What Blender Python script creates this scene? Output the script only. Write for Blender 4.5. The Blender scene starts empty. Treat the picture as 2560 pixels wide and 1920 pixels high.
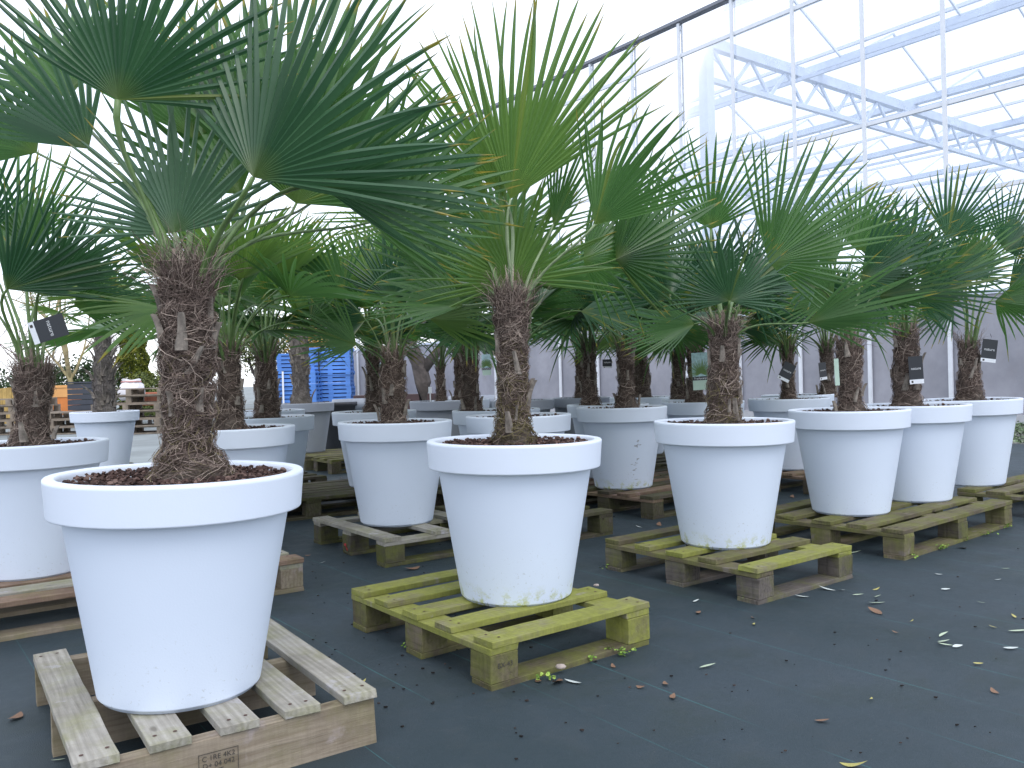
import bpy, math, random
import numpy as np
from mathutils import Vector, Matrix, noise

# ------------------------------------------------------------------ camera, world, sun, exposure
scene = bpy.context.scene
FPX, PITCH, ROLL, CH = 2132.0, -0.0071, 0.027, 0.836
fw = Vector((0, math.cos(PITCH), math.sin(PITCH)))
up0 = Vector((0, -math.sin(PITCH), math.cos(PITCH)))
cr = math.cos(ROLL) * Vector((1, 0, 0)) - math.sin(ROLL) * up0
cu = math.cos(ROLL) * up0 + math.sin(ROLL) * Vector((1, 0, 0))
CAM = Vector((0, 0, CH))
cd = bpy.data.cameras.new("camera")
cam = bpy.data.objects.new("camera", cd)
scene.collection.objects.link(cam)
m = Matrix((cr, cu, -fw)).transposed().to_4x4()
m.translation = CAM
cam.matrix_world = m
cd.sensor_width = 36; cd.lens = FPX / 2560 * 36
cd.clip_start = 0.05; cd.clip_end = 1000
scene.camera = cam

w = bpy.data.worlds.new("World"); scene.world = w; w.use_nodes = True
nt = w.node_tree; nt.nodes.clear()
out = nt.nodes.new("ShaderNodeOutputWorld")
sky = nt.nodes.new("ShaderNodeTexSky"); sky.sky_type = 'NISHITA'; sky.sun_disc = False
SUN_EL, SUN_AZ = math.radians(55), math.radians(160)   # azimuth clockwise from +Y: behind the camera, a little right
sky.sun_elevation = SUN_EL; sky.sun_rotation = SUN_AZ
b1 = nt.nodes.new("ShaderNodeBackground"); b1.inputs[1].default_value = 0.08
nt.links.new(sky.outputs[0], b1.inputs[0])
b2 = nt.nodes.new("ShaderNodeBackground"); b2.inputs[0].default_value = (0.88, 0.91, 1.0, 1); b2.inputs[1].default_value = 1.36
add = nt.nodes.new("ShaderNodeAddShader")
nt.links.new(b1.outputs[0], add.inputs[0]); nt.links.new(b2.outputs[0], add.inputs[1])
nt.links.new(add.outputs[0], out.inputs[0])
sd = bpy.data.lights.new("sun", 'SUN'); sd.energy = 1.0; sd.angle = math.radians(30); sd.color = (1, 0.97, 0.93)
so = bpy.data.objects.new("sun", sd); scene.collection.objects.link(so)
sdir = Vector((math.sin(SUN_AZ) * math.cos(SUN_EL), math.cos(SUN_AZ) * math.cos(SUN_EL), math.sin(SUN_EL)))
so.rotation_euler = sdir.to_track_quat('Z', 'Y').to_euler()
scene.view_settings.view_transform = 'Standard'; scene.view_settings.look = 'None'
scene.view_settings.gamma = 1; scene.view_settings.exposure = 0.1
scene.cycles.transparent_max_bounces = 24
scene.cycles.max_bounces = 8

# ------------------------------------------------------------------ helpers
C = scene.collection
YAW = 0.648
RD = Vector((math.cos(YAW), math.sin(YAW), 0)); LD = Vector((-math.sin(YAW), math.cos(YAW), 0))
K = 2560 / 2212.0

def P(px, py, d):
    """point on the sight line of photo pixel at forward depth d"""
    x = (px - 1280) / FPX; y = (960 - py) / FPX
    X = x * math.cos(ROLL) + y * math.sin(ROLL); Y = y * math.cos(ROLL) - x * math.sin(ROLL)
    r = Vector((1, 0, 0)) * (x * math.cos(ROLL)) 
    return CAM + (cr * x + cu * y + fw) * d

def G(px, py, z=0.0):
    """where the sight line of a photo pixel meets height z"""
    d = (P(px, py, 1) - CAM); t = (z - CH) / d.z
    return CAM + d * t

def PY(px, py, Y):
    d = (P(px, py, 1) - CAM); return CAM + d * (Y / d.y)

def UV(u, v, z=0.0):
    return RD * u + LD * v + Vector((0, 0, z))

def mesh(name, V, F, mat=None, parent=None, loc=None, smooth=False, mats=None, mi=None, attr=None):
    me = bpy.data.meshes.new(name)
    me.from_pydata([tuple(v) for v in V], [], F)
    if mats:
        for q in mats: me.materials.append(q)
        if mi: me.polygons.foreach_set("material_index", mi)
    elif mat: me.materials.append(mat)
    if smooth: me.polygons.foreach_set("use_smooth", [True] * len(me.polygons))
    if attr is not None:
        at = me.color_attributes.new("tint", 'FLOAT_COLOR', 'POINT')
        at.data.foreach_set("color", np.asarray(attr, dtype=np.float32).ravel())
    me.update()
    o = bpy.data.objects.new(name, me); C.objects.link(o)
    if parent: o.parent = parent
    if loc is not None: o.location = loc
    return o

def tag(o, label=None, cat=None, group=None, kind=None):
    if label: o["label"] = label
    if cat: o["category"] = cat
    if group: o["group"] = group
    if kind: o["kind"] = kind
    return o

def thing(name, label, cat, loc=(0, 0, 0), rz=0, group=None):
    o = bpy.data.objects.new(name, None); C.objects.link(o); o.empty_display_size = 0.1
    o.location = loc; o.rotation_euler = (0, 0, rz)
    return tag(o, label, cat, group)

def kids(o):
    return [c for c in bpy.data.objects if c.parent == o]

def copy_tree(o, parent=None):
    ch = kids(o)
    c = o.copy(); C.objects.link(c)
    if parent: c.parent = parent
    for k in ch: copy_tree(k, c)
    return c

class MB:
    def __init__(s): s.V = []; s.F = []
    def box(s, lo, hi, M=None, jit=0, rnd=None):
        n = len(s.V)
        for x in (lo[0], hi[0]):
            for y in (lo[1], hi[1]):
                for z in (lo[2], hi[2]):
                    p = Vector((x, y, z))
                    if jit: p += Vector((rnd.uniform(-jit, jit), rnd.uniform(-jit, jit), rnd.uniform(-jit, jit)))
                    s.V.append(M @ p if M else p)
        s.F += [tuple(n + i for i in f) for f in ((0, 1, 3, 2), (4, 6, 7, 5), (0, 4, 5, 1), (2, 3, 7, 6), (0, 2, 6, 4), (1, 5, 7, 3))]
        return s
    def bar(s, a, b, wx, wz=None, up=Vector((0, 0, 1))):
        wz = wz or wx; a = Vector(a); b = Vector(b); d = (b - a).normalized()
        sx = d.cross(up)
        if sx.length < 1e-4: sx = d.cross(Vector((1, 0, 0)))
        sx.normalize(); sz = sx.cross(d)
        n = len(s.V)
        for p in (a, b):
            for i, j in ((-1, -1), (1, -1), (1, 1), (-1, 1)):
                s.V.append(p + sx * i * wx / 2 + sz * j * wz / 2)
        s.F += [(n, n + 3, n + 2, n + 1), (n + 4, n + 5, n + 6, n + 7)] + [(n + i, n + (i + 1) % 4, n + 4 + (i + 1) % 4, n + 4 + i) for i in range(4)]
        return s
    def tube(s, pts, rad, k=6, flat=1.0):
        n0 = len(s.V); pts = [Vector(p) for p in pts]
        for i, p in enumerate(pts):
            d = (pts[min(i + 1, len(pts) - 1)] - pts[max(i - 1, 0)]).normalized()
            sx = d.cross(Vector((0, 0, 1)))
            if sx.length < 1e-3: sx = Vector((1, 0, 0))
            sx.normalize(); sz = sx.cross(d)
            r = rad[i] if hasattr(rad, '__len__') else rad
            for j in range(k):
                t = 2 * math.pi * j / k
                s.V.append(p + sx * math.cos(t) * r + sz * math.sin(t) * r * flat)
        for i in range(len(pts) - 1):
            for j in range(k):
                a = n0 + i * k + j; b = n0 + i * k + (j + 1) % k
                s.F.append((a, b, b + k, a + k))
        s.F.append(tuple(n0 + j for j in range(k))[::-1]); s.F.append(tuple(n0 + (len(pts) - 1) * k + j for j in range(k)))
        return s
    def build(s, name, mat, parent=None, loc=None, smooth=False):
        return mesh(name, s.V, s.F, mat, parent, loc, smooth)

def bevel(o, w_=0.003, seg=2):
    b = o.modifiers.new("bevel", 'BEVEL'); b.width = w_; b.segments = seg; b.limit_method = 'ANGLE'
    return o

# ------------------------------------------------------------------ materials
def mat(name):
    q = bpy.data.materials.new(name); q.use_nodes = True
    n = q.node_tree; bs = n.nodes["Principled BSDF"]
    return q, n, bs

def ramp(n, fac, stops):
    r = n.nodes.new("ShaderNodeValToRGB")
    e = r.color_ramp.elements
    e[0].position, e[0].color = stops[0][0], (*stops[0][1], 1)
    e[1].position, e[1].color = stops[-1][0], (*stops[-1][1], 1)
    for p, c in stops[1:-1]:
        x = e.new(p); x.color = (*c, 1)
    if fac is not None: n.links.new(fac, r.inputs[0])
    return r

def noise_n(n, scale, detail=4, vec=None, rough=0.55, dist=0):
    t = n.nodes.new("ShaderNodeTexNoise"); t.inputs["Scale"].default_value = scale
    t.inputs["Detail"].default_value = detail; t.inputs["Roughness"].default_value = rough; t.inputs["Distortion"].default_value = dist
    if vec is not None: n.links.new(vec, t.inputs["Vector"])
    return t

def coord(n, kind="Object", scale=None, rot=None):
    c = n.nodes.new("ShaderNodeTexCoord"); o = c.outputs[kind]
    if scale or rot:
        mp = n.nodes.new("ShaderNodeMapping")
        if scale: mp.inputs["Scale"].default_value = scale
        if rot: mp.inputs["Rotation"].default_value = rot
        n.links.new(o, mp.inputs[0]); o = mp.outputs[0]
    return o

def mixc(n, fac, a, b, mode='MIX'):
    x = n.nodes.new("ShaderNodeMix"); x.data_type = 'RGBA'; x.blend_type = mode
    for v, i in ((fac, 0), (a, 6), (b, 7)):
        if isinstance(v, (int, float)): x.inputs[i].default_value = v
        elif isinstance(v, tuple): x.inputs[i].default_value = (*v, 1)
        else: n.links.new(v, x.inputs[i])
    return x.outputs[2]

def bump(n, bs, h, s=0.3, d=0.01):
    b = n.nodes.new("ShaderNodeBump"); b.inputs["Strength"].default_value = s; b.inputs["Distance"].default_value = d
    n.links.new(h, b.inputs["Height"]); n.links.new(b.outputs[0], bs.inputs["Normal"])

def math_n(n, op, a, b=None):
    x = n.nodes.new("ShaderNodeMath"); x.operation = op
    for i, v in enumerate((a, b)):
        if v is None: continue
        if isinstance(v, (int, float)): x.inputs[i].default_value = v
        else: n.links.new(v, x.inputs[i])
    return x.outputs[0]

def simple(name, col, rough=0.6, var=0.25, scale=8, metal=0, bmp=0):
    q, n, bs = mat(name)
    t = noise_n(n, scale, 5, coord(n))
    r = ramp(n, t.outputs[0], [(0.3, tuple(c * (1 - var) for c in col)), (0.7, tuple(min(1, c * (1 + var)) for c in col))])
    n.links.new(r.outputs[0], bs.inputs["Base Color"]); bs.inputs["Roughness"].default_value = rough; bs.inputs["Metallic"].default_value = metal
    if bmp: bump(n, bs, t.outputs[0], bmp)
    return q

def pot_mat(name, col, dirt=0.5, algae=0.0):
    q, n, bs = mat(name)
    c = coord(n)
    big = noise_n(n, 3, 5, c); fine = noise_n(n, 260, 3, c)
    sep = n.nodes.new("ShaderNodeSeparateXYZ"); n.links.new(c, sep.inputs[0])
    base = mixc(n, ramp(n, big.outputs[0], [(0.35, (0, 0, 0)), (0.75, (1, 1, 1))]).outputs[0], tuple(x * 0.97 for x in col), col)
    sp = noise_n(n, 95, 4, c, 0.7)
    low = ramp(n, sep.outputs[2], [(0.0, (1, 1, 1)), (0.22, (0, 0, 0))])
    spm = ramp(n, sp.outputs[0], [(0.62, (0, 0, 0)), (0.68, (1, 1, 1))])
    f = math_n(n, 'MULTIPLY', low.outputs[0], spm.outputs[0]); f = math_n(n, 'MULTIPLY', f, dirt)
    base = mixc(n, f, base, (0.22, 0.22, 0.14))
    scuff = noise_n(n, 14, 8, coord(n, scale=(1, 1, .35)), .75)
    sc = ramp(n, scuff.outputs[0], [(0.69, (0, 0, 0)), (0.78, (1, 1, 1))])
    base = mixc(n, math_n(n, 'MULTIPLY', sc.outputs[0], dirt * 0.5), base, (0.35, 0.36, 0.36))
    if algae:
        al = noise_n(n, 22, 5, c, 0.7)
        l2 = ramp(n, sep.outputs[2], [(0.0, (1, 1, 1)), (0.07, (0, 0, 0))])
        am = ramp(n, al.outputs[0], [(0.5, (0, 0, 0)), (0.62, (1, 1, 1))])
        base = mixc(n, math_n(n, 'MULTIPLY', math_n(n, 'MULTIPLY', l2.outputs[0], am.outputs[0]), algae), base, (0.42, 0.45, 0.05))
    n.links.new(base, bs.inputs["Base Color"]); bs.inputs["Roughness"].default_value = 0.48
    bs.inputs["Specular IOR Level"].default_value = 0.35
    bump(n, bs, fine.outputs[0], 0.12, 0.002)
    return q

M_white = pot_mat("white_plastic", (0.70, 0.78, 0.90), 0.35)
M_white_d = pot_mat("white_plastic_dirty", (0.69, 0.77, 0.89), 0.6, 0.9)
M_rim = pot_mat("white_plastic_rim", (0.73, 0.80, 0.91), 0.0)
M_grey = pot_mat("grey_plastic", (0.30, 0.33, 0.38), 0.3)
M_greyrim = pot_mat("grey_plastic_rim", (0.32, 0.35, 0.41), 0.0)
M_black = simple("black_plastic", (0.03, 0.032, 0.04), 0.5)

def wood(name, base, dark, moss=0.0, mosscol=(0.20, 0.23, 0.015)):
    q, n, bs = mat(name)
    c = coord(n, "Object")
    oi = n.nodes.new("ShaderNodeObjectInfo")
    ofs = n.nodes.new("ShaderNodeVectorMath"); ofs.operation = 'ADD'
    cmb = n.nodes.new("ShaderNodeCombineXYZ")
    n.links.new(math_n(n, 'MULTIPLY', oi.outputs["Random"], 37.0), cmb.inputs[0]); n.links.new(math_n(n, 'MULTIPLY', oi.outputs["Random"], 13.0), cmb.inputs[1])
    n.links.new(c, ofs.inputs[0]); n.links.new(cmb.outputs[0], ofs.inputs[1])
    mp = n.nodes.new("ShaderNodeMapping"); mp.inputs["Scale"].default_value = (1.6, 30, 30); n.links.new(ofs.outputs[0], mp.inputs[0])
    g = noise_n(n, 3.0, 7, mp.outputs[0], 0.65, 0.6)
    r = ramp(n, g.outputs[0], [(0.30, dark), (0.52, base), (0.75, tuple(min(1, x * 1.35) for x in base))])
    mp2 = n.nodes.new("ShaderNodeMapping"); mp2.inputs["Scale"].default_value = (0.5, 5, 5); n.links.new(ofs.outputs[0], mp2.inputs[0])
    wv = n.nodes.new("ShaderNodeTexWave"); wv.bands_direction = 'Y'; wv.inputs["Scale"].default_value = 4; wv.inputs["Distortion"].default_value = 6; wv.inputs["Detail"].default_value = 2
    n.links.new(mp2.outputs[0], wv.inputs[0])
    col = mixc(n, 0.35, r.outputs[0], mixc(n, wv.outputs[0], tuple(x * 0.6 for x in base), tuple(min(1, x * 1.2) for x in base)))
    big = noise_n(n, 4.5, 6, ofs.outputs[0], 0.65)
    col = mixc(n, ramp(n, big.outputs[0], [(0.42, (0, 0, 0)), (0.72, (0.75, 0.75, 0.75))]).outputs[0], col, tuple(x * 0.55 for x in dark))
    if moss:
        mn = noise_n(n, 7, 8, ofs.outputs[0], 0.7)
        lo = 0.62 - moss * 0.35
        mc = mixc(n, noise_n(n, 45, 4, ofs.outputs[0], 0.7).outputs[0], tuple(x * 0.45 for x in mosscol), tuple(x * 1.45 for x in mosscol))
        mr = ramp(n, mn.outputs[0], [(lo - 0.1, (0, 0, 0)), (lo + 0.12, (min(1, .45 + moss * .5),) * 3)])
        col = mixc(n, mr.outputs[0], col, mc)
    sp = noise_n(n, 11, 5, ofs.outputs[0], 0.6)
    col = mixc(n, ramp(n, sp.outputs[0], [(0.62, (0, 0, 0)), (0.70, (0.7, 0.7, 0.7))]).outputs[0], col, tuple(min(1, x * 1.35) for x in (base[0] * .9, base[1] * .92, base[2] * 1.15)))
    kn = n.nodes.new("ShaderNodeTexVoronoi"); kn.inputs["Scale"].default_value = 7.0
    mp3 = n.nodes.new("ShaderNodeMapping"); mp3.inputs["Scale"].default_value = (.7, 1.6, 1.6); n.links.new(ofs.outputs[0], mp3.inputs[0]); n.links.new(mp3.outputs[0], kn.inputs[0])
    col = mixc(n, ramp(n, kn.outputs[0], [(0.05, (0.8, 0.8, 0.8)), (0.10, (0, 0, 0))]).outputs[0], col, tuple(x * 0.6 for x in dark))
    sw = noise_n(n, 3, 3, coord(n, scale=(60, 4, 4)), .6)
    col = mixc(n, math_n(n, 'MULTIPLY', sw.outputs[0], 0.45), col, tuple(x * 0.8 for x in dark))
    n.links.new(col, bs.inputs["Base Color"]); bs.inputs["Roughness"].default_value = 0.9
    bs.inputs["Specular IOR Level"].default_value = 0.2
    bump(n, bs, g.outputs[0], 0.5, 0.004)
    return q

W_grey = wood("weathered_wood", (0.41, 0.39, 0.345), (0.24, 0.22, 0.18), 0.22, (0.24, 0.25, 0.07))
W_side = wood("raw_stringer_wood", (0.33, 0.28, 0.215), (0.19, 0.145, 0.10), 0.2, (0.19, 0.185, 0.07))
W_moss = wood("mossy_wood", (0.29, 0.26, 0.18), (0.12, 0.10, 0.06), 0.66, (0.30, 0.33, 0.05))
W_moss2 = wood("half_mossy_wood", (0.20, 0.165, 0.12), (0.06, 0.05, 0.035), 0.42, (0.19, 0.21, 0.04))
W_brown = wood("brown_wood", (0.30, 0.215, 0.16), (0.12, 0.075, 0.05), 0.12, (0.18, 0.19, 0.05))
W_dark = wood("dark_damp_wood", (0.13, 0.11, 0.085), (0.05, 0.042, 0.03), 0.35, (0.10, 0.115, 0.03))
W_blk = wood("shaded_block_wood", (0.12, 0.105, 0.085), (0.045, 0.04, 0.032), 0.42, (0.17, 0.19, 0.03))  # base colour darkened to stand in for shade on the pallet sides
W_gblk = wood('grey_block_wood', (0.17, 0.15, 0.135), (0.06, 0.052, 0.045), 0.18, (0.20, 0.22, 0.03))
W_far = simple("far_pallet_wood", (0.22, 0.18, 0.14), 0.9, 0.35, 6)
M_nail = simple("rusty_nail", (0.07, 0.03, 0.02), 0.7)

def leaf_mat(name, base, trans, lite, tip=(0.30, 0.24, 0.03), rough=0.38):
    q, n, bs = mat(name)
    at = n.nodes.new("ShaderNodeAttribute"); at.attribute_name = "tint"
    sp = n.nodes.new("ShaderNodeSeparateColor"); n.links.new(at.outputs[0], sp.inputs[0])
    oi = n.nodes.new("ShaderNodeObjectInfo")
    nz = noise_n(n, 60, 4, coord(n))
    f = math_n(n, 'ADD', math_n(n, 'MULTIPLY', sp.outputs[0], 0.6), math_n(n, 'MULTIPLY', oi.outputs["Random"], 0.4))
    c = mixc(n, f, base, lite)
    c = mixc(n, math_n(n, 'MULTIPLY', nz.outputs[0], 0.35), c, tuple(x * 0.55 for x in base))
    # yellow nerve close to the hub and dry tips
    hubf = ramp(n, sp.outputs[1], [(0.0, (0.6,) * 3), (0.16, (0, 0, 0))])
    c = mixc(n, hubf.outputs[0], c, (0.16, 0.20, 0.04))
    tipf = ramp(n, math_n(n, 'ADD', sp.outputs[1], math_n(n, 'MULTIPLY', sp.outputs[2], 0.10)), [(0.955, (0, 0, 0)), (1.03, (1, 1, 1))])
    c = mixc(n, tipf.outputs[0], c, tip)
    yel = ramp(n, sp.outputs[2], [(0.984, (0, 0, 0)), (0.99, (.5, .5, .5))])
    c = mixc(n, yel.outputs[0], c, (0.24, 0.27, 0.05))
    n.links.new(c, bs.inputs["Base Color"]); bs.inputs["Roughness"].default_value = rough
    tr = n.nodes.new("ShaderNodeBsdfTranslucent")
    n.links.new(mixc(n, 0.5, c, trans, 'MIX'), tr.inputs[0])
    mx = n.nodes.new("ShaderNodeMixShader"); mx.inputs[0].default_value = 0.30
    n.links.new(bs.outputs[0], mx.inputs[1]); n.links.new(tr.outputs[0], mx.inputs[2])
    n.links.new(mx.outputs[0], n.nodes["Material Output"].inputs[0])
    bs.inputs["Specular IOR Level"].default_value = 0.5
    return q

L_dark = leaf_mat("palm_leaf_dark", (0.026, 0.082, 0.042), (0.08, 0.26, 0.07), (0.080, 0.180, 0.085))
L_mid = leaf_mat("palm_leaf_mid", (0.042, 0.118, 0.038), (0.15, 0.40, 0.06), (0.12, 0.245, 0.075))
L_lite = leaf_mat("palm_leaf_light", (0.075, 0.17, 0.045), (0.28, 0.50, 0.06), (0.16, 0.28, 0.07))
L_pale = leaf_mat("palm_leaf_pale", (0.10, 0.19, 0.12), (0.14, 0.34, 0.12), (0.16, 0.27, 0.16))
L_dry = leaf_mat("palm_leaf_dry", (0.30, 0.26, 0.06), (0.4, 0.34, 0.06), (0.40, 0.33, 0.10))
M_pet = simple("green_petiole", (0.10, 0.17, 0.05), 0.4, 0.3, 30)
M_petp = simple("pale_petiole", (0.22, 0.29, 0.15), 0.45, 0.25, 30)
M_sheath = simple("dry_sheath", (0.40, 0.34, 0.27), 0.8, 0.35, 25)
M_sheath2 = simple('old_stalk_stub', (0.17, 0.135, 0.105), .85, .5, 40)
def trunk_mat(nm='palm_trunk_fibre', cs=((0.024, 0.017, 0.014), (0.10, 0.075, 0.063), (0.23, 0.185, 0.155))):
    q, n, bs = mat(nm)
    t = noise_n(n, 28, 8, coord(n, scale=(1, 1, .6)), .7, 1.5); t2 = noise_n(n, 5, 4, coord(n))
    r = ramp(n, t.outputs[0], [(0.3, cs[0]), (0.5, cs[1]), (0.72, cs[2])])
    c = mixc(n, ramp(n, t2.outputs[0], [(.45, (0, 0, 0)), (.7, (.5, .5, .5))]).outputs[0], r.outputs[0], (0.15, 0.14, 0.12))
    n.links.new(c, bs.inputs["Base Color"]); bs.inputs["Roughness"].default_value = 0.95
    bs.inputs["Specular IOR Level"].default_value = 0.1
    bump(n, bs, t.outputs[0], 0.9, 0.01)
    return q
M_trunk = trunk_mat()
M_trunkg = trunk_mat('grey_palm_trunk', ((0.05, 0.043, 0.038), (0.15, 0.13, 0.118), (0.27, 0.245, 0.225)))
def fib(name, a, b, c3):
    q, n, bs = mat(name)
    at = n.nodes.new("ShaderNodeAttribute"); at.attribute_name = "tint"
    sp = n.nodes.new("ShaderNodeSeparateColor"); n.links.new(at.outputs[0], sp.inputs[0])
    r = ramp(n, sp.outputs[0], [(0, a), (0.6, b), (1, c3)])
    n.links.new(r.outputs[0], bs.inputs["Base Color"]); bs.inputs["Roughness"].default_value = 0.8
    bs.inputs["Specular IOR Level"].default_value = 0.2
    return q
M_fib = fib("brown_fibre", (0.06, 0.042, 0.036), (0.20, 0.15, 0.128), (0.44, 0.36, 0.30))
M_fibg = fib("grey_fibre", (0.06, 0.05, 0.05), (0.16, 0.145, 0.14), (0.32, 0.30, 0.28))
M_fibm = fib("mossy_fibre", (0.05, 0.042, 0.02), (0.14, 0.12, 0.05), (0.26, 0.22, 0.12))
M_boot = simple("old_leaf_base", (0.22, 0.19, 0.16), 0.85, 0.5, 40, bmp=.4)
M_soil = simple("dark_soil", (0.035, 0.022, 0.017), 1, 0.5, 40, bmp=.8)
M_chip = fib("bark_chip", (0.028, 0.017, 0.015), (0.075, 0.045, 0.038), (0.18, 0.12, 0.10))
M_crumb = fib("dark_crumb", (0.008, 0.007, 0.007), (0.025, 0.020, 0.018), (0.09, 0.06, 0.05))
M_card = simple("black_card", (0.014, 0.018, 0.025), 0.35, 0.1)
M_cardw = simple("white_card", (0.75, 0.78, 0.82), 0.5, 0.03)
M_cardg = simple("mint_card", (0.42, 0.55, 0.46), 0.5, 0.05)
M_ink = simple("dark_ink", (0.05, 0.045, 0.04), 0.8, 0.1)
M_whink = simple("white_ink", (0.7, 0.72, 0.74), 0.6, 0.05)
M_tie = simple("black_tie", (0.01, 0.01, 0.012), 0.4)

# ------------------------------------------------------------------ the setting: ground
def ground_fabric():
    q, n, bs = mat("woven_ground_cover")
    c = coord(n, "Object")      # object axes follow the rows (x = along the rows' cross direction)
    sep = n.nodes.new("ShaderNodeSeparateXYZ"); n.links.new(c, sep.inputs[0])
    wob = noise_n(n, 0.7, 2, c)
    x = math_n(n, 'ADD', sep.outputs[0], math_n(n, 'MULTIPLY', math_n(n, 'SUBTRACT', wob.outputs[0], 0.5), 0.03))
    x = math_n(n, 'ADD', x, 0.005)
    fr = math_n(n, 'FRACT', math_n(n, 'MULTIPLY', x, 1 / 0.255))
    ln = math_n(n, 'LESS_THAN', math_n(n, 'ABSOLUTE', math_n(n, 'SUBTRACT', fr, 0.5)), 0.0045)
    brk = ramp(n, noise_n(n, 2.2, 3, c).outputs[0], [(0.40, (0, 0, 0)), (0.62, (0.5, 0.5, 0.5))])
    big = noise_n(n, 1.1, 6, c, .6); dust = noise_n(n, 9, 8, c, .75); fine = noise_n(n, 420, 2, c)
    base = ramp(n, big.outputs[0], [(0.3, (0.021, 0.036, 0.043)), (0.7, (0.038, 0.055, 0.069))])
    col = mixc(n, ramp(n, dust.outputs[0], [(0.5, (0, 0, 0)), (0.82, (0.35, 0.35, 0.35))]).outputs[0], base.outputs[0], (0.07, 0.075, 0.075))
    gm = noise_n(n, 2.3, 6, c, .7)
    col = mixc(n, ramp(n, gm.outputs[0], [(0.5, (0, 0, 0)), (0.75, (0.45, 0.45, 0.45))]).outputs[0], col, (0.02, 0.032, 0.018))
    sp = noise_n(n, 70, 2, c)
    col = mixc(n, ramp(n, sp.outputs[0], [(0.74, (0, 0, 0)), (0.78, (0.5, 0.5, 0.5))]).outputs[0], col, (0.13, 0.13, 0.12))
    col = mixc(n, math_n(n, 'MULTIPLY', ln, brk.outputs[0]), col, (0.06, 0.26, 0.26))
    n.links.new(col, bs.inputs["Base Color"])
    rr = ramp(n, dust.outputs[0], [(0.3, (0.5,) * 3), (0.7, (0.72,) * 3)])
    n.links.new(rr.outputs[0], bs.inputs["Roughness"]); bs.inputs["Specular IOR Level"].default_value = 0.35
    hb = math_n(n, 'ADD', math_n(n, 'MULTIPLY', fine.outputs[0], 0.35), noise_n(n, 1.6, 3, c).outputs[0])
    bump(n, bs, hb, 0.35, 0.012)
    return q

def grid(name, u0, u1, v0, v1, z, mt, nu=2, nv=2, amp=0):
    V = []; F = []
    for i in range(nu + 1):
        for j in range(nv + 1):
            x = u0 + (u1 - u0) * i / nu; y = v0 + (v1 - v0) * j / nv
            h = amp * noise.noise(Vector((x * 1.3, y * 1.3, 0))) if amp else 0
            V.append((x, y, h - abs(amp) ))
    for i in range(nu):
        for j in range(nv):
            a = i * (nv + 1) + j; F.append((a, a + nv + 1, a + nv + 2, a + 1))
    o = mesh(name, V, F, mt, smooth=True); o.location.z = z; o.rotation_euler.z = YAW
    return o

M_conc = simple("pale_concrete", (0.21, 0.235, 0.235), 0.85, 0.3, 0.8)
tag(grid("yard", -400, 400, -400, 400, -0.012, M_conc, 4, 4), kind="structure")
fab = grid("fabric_ground", -14, 9.6, -14, 8.9, 0.006, ground_fabric(), 100, 100, 0.003); tag(fab, kind="structure")
M_gravel = simple("gravel_strip", (0.13, 0.13, 0.12), 1, 0.6, 30, bmp=.8)
tag(grid("verge", 9.605, 12.9, -10, 30, 0.0, M_gravel, 30, 60, 0.004), kind="structure")

# ------------------------------------------------------------------ planters
def lathe(prof, k=72):
    V = []; F = []
    for r, z in prof:
        for j in range(k):
            t = 2 * math.pi * j / k; V.append((r * math.cos(t), r * math.sin(t), z))
    for i in range(len(prof) - 1):
        for j in range(k):
            a = i * k + j; b = i * k + (j + 1) % k
            F.append((a, b, b + k, a + k))
    return V, F

PR, PB, PH, LIP = 0.285, 0.182, 0.505, 0.088
rb_top = 0.249
body_prof = [(0.001, 0.004), (0.160, 0.004), (0.1605, 0.0), (0.172, 0.0), (0.1728, 0.006), (0.1775, 0.007), (0.1797, 0.0085), (0.1805, 0.011)]
for i in range(1, 9):
    t = i / 8; body_prof.append((0.1805 + (rb_top - 0.1805) * t, 0.011 + (PH - LIP - 0.011) * t))
body_prof.append((rb_top + 0.002, PH - LIP + 0.012))
def tight(prof, e=.0012):
    # extra rings beside each corner keep flat parts flat under smooth shading
    o = [prof[0]]
    for i in range(1, len(prof) - 1):
        a, b, c = Vector(prof[i - 1]), Vector(prof[i]), Vector(prof[i + 1])
        for q, other in ((0, a), (1, c)):
            if (other - b).length > .012:
                p = b + (other - b).normalized() * e
                if q == 0: o.append(tuple(p)); o.append(tuple(b)) 
                else:
                    if o[-1] != tuple(b): o.append(tuple(b))
                    o.append(tuple(p))
            elif o[-1] != tuple(b) and q == 1: o.append(tuple(b))
    o.append(prof[-1]); return o
rim_prof = [(rb_top + 0.0015, PH - LIP + 0.006), (rb_top + 0.004, PH - LIP + 0.0005), (rb_top + 0.012, PH - LIP - 0.0005), (0.2750, PH - LIP), (0.2778, PH - LIP + 0.0012), (0.2786, PH - LIP + 0.004),
            (0.2845, PH - 0.008), (0.2838, PH - 0.003), (0.281, PH), (0.262, PH - 0.0003), (0.258, PH - 0.003), (0.256, PH - 0.009), (0.246, PH - 0.06)]

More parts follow.
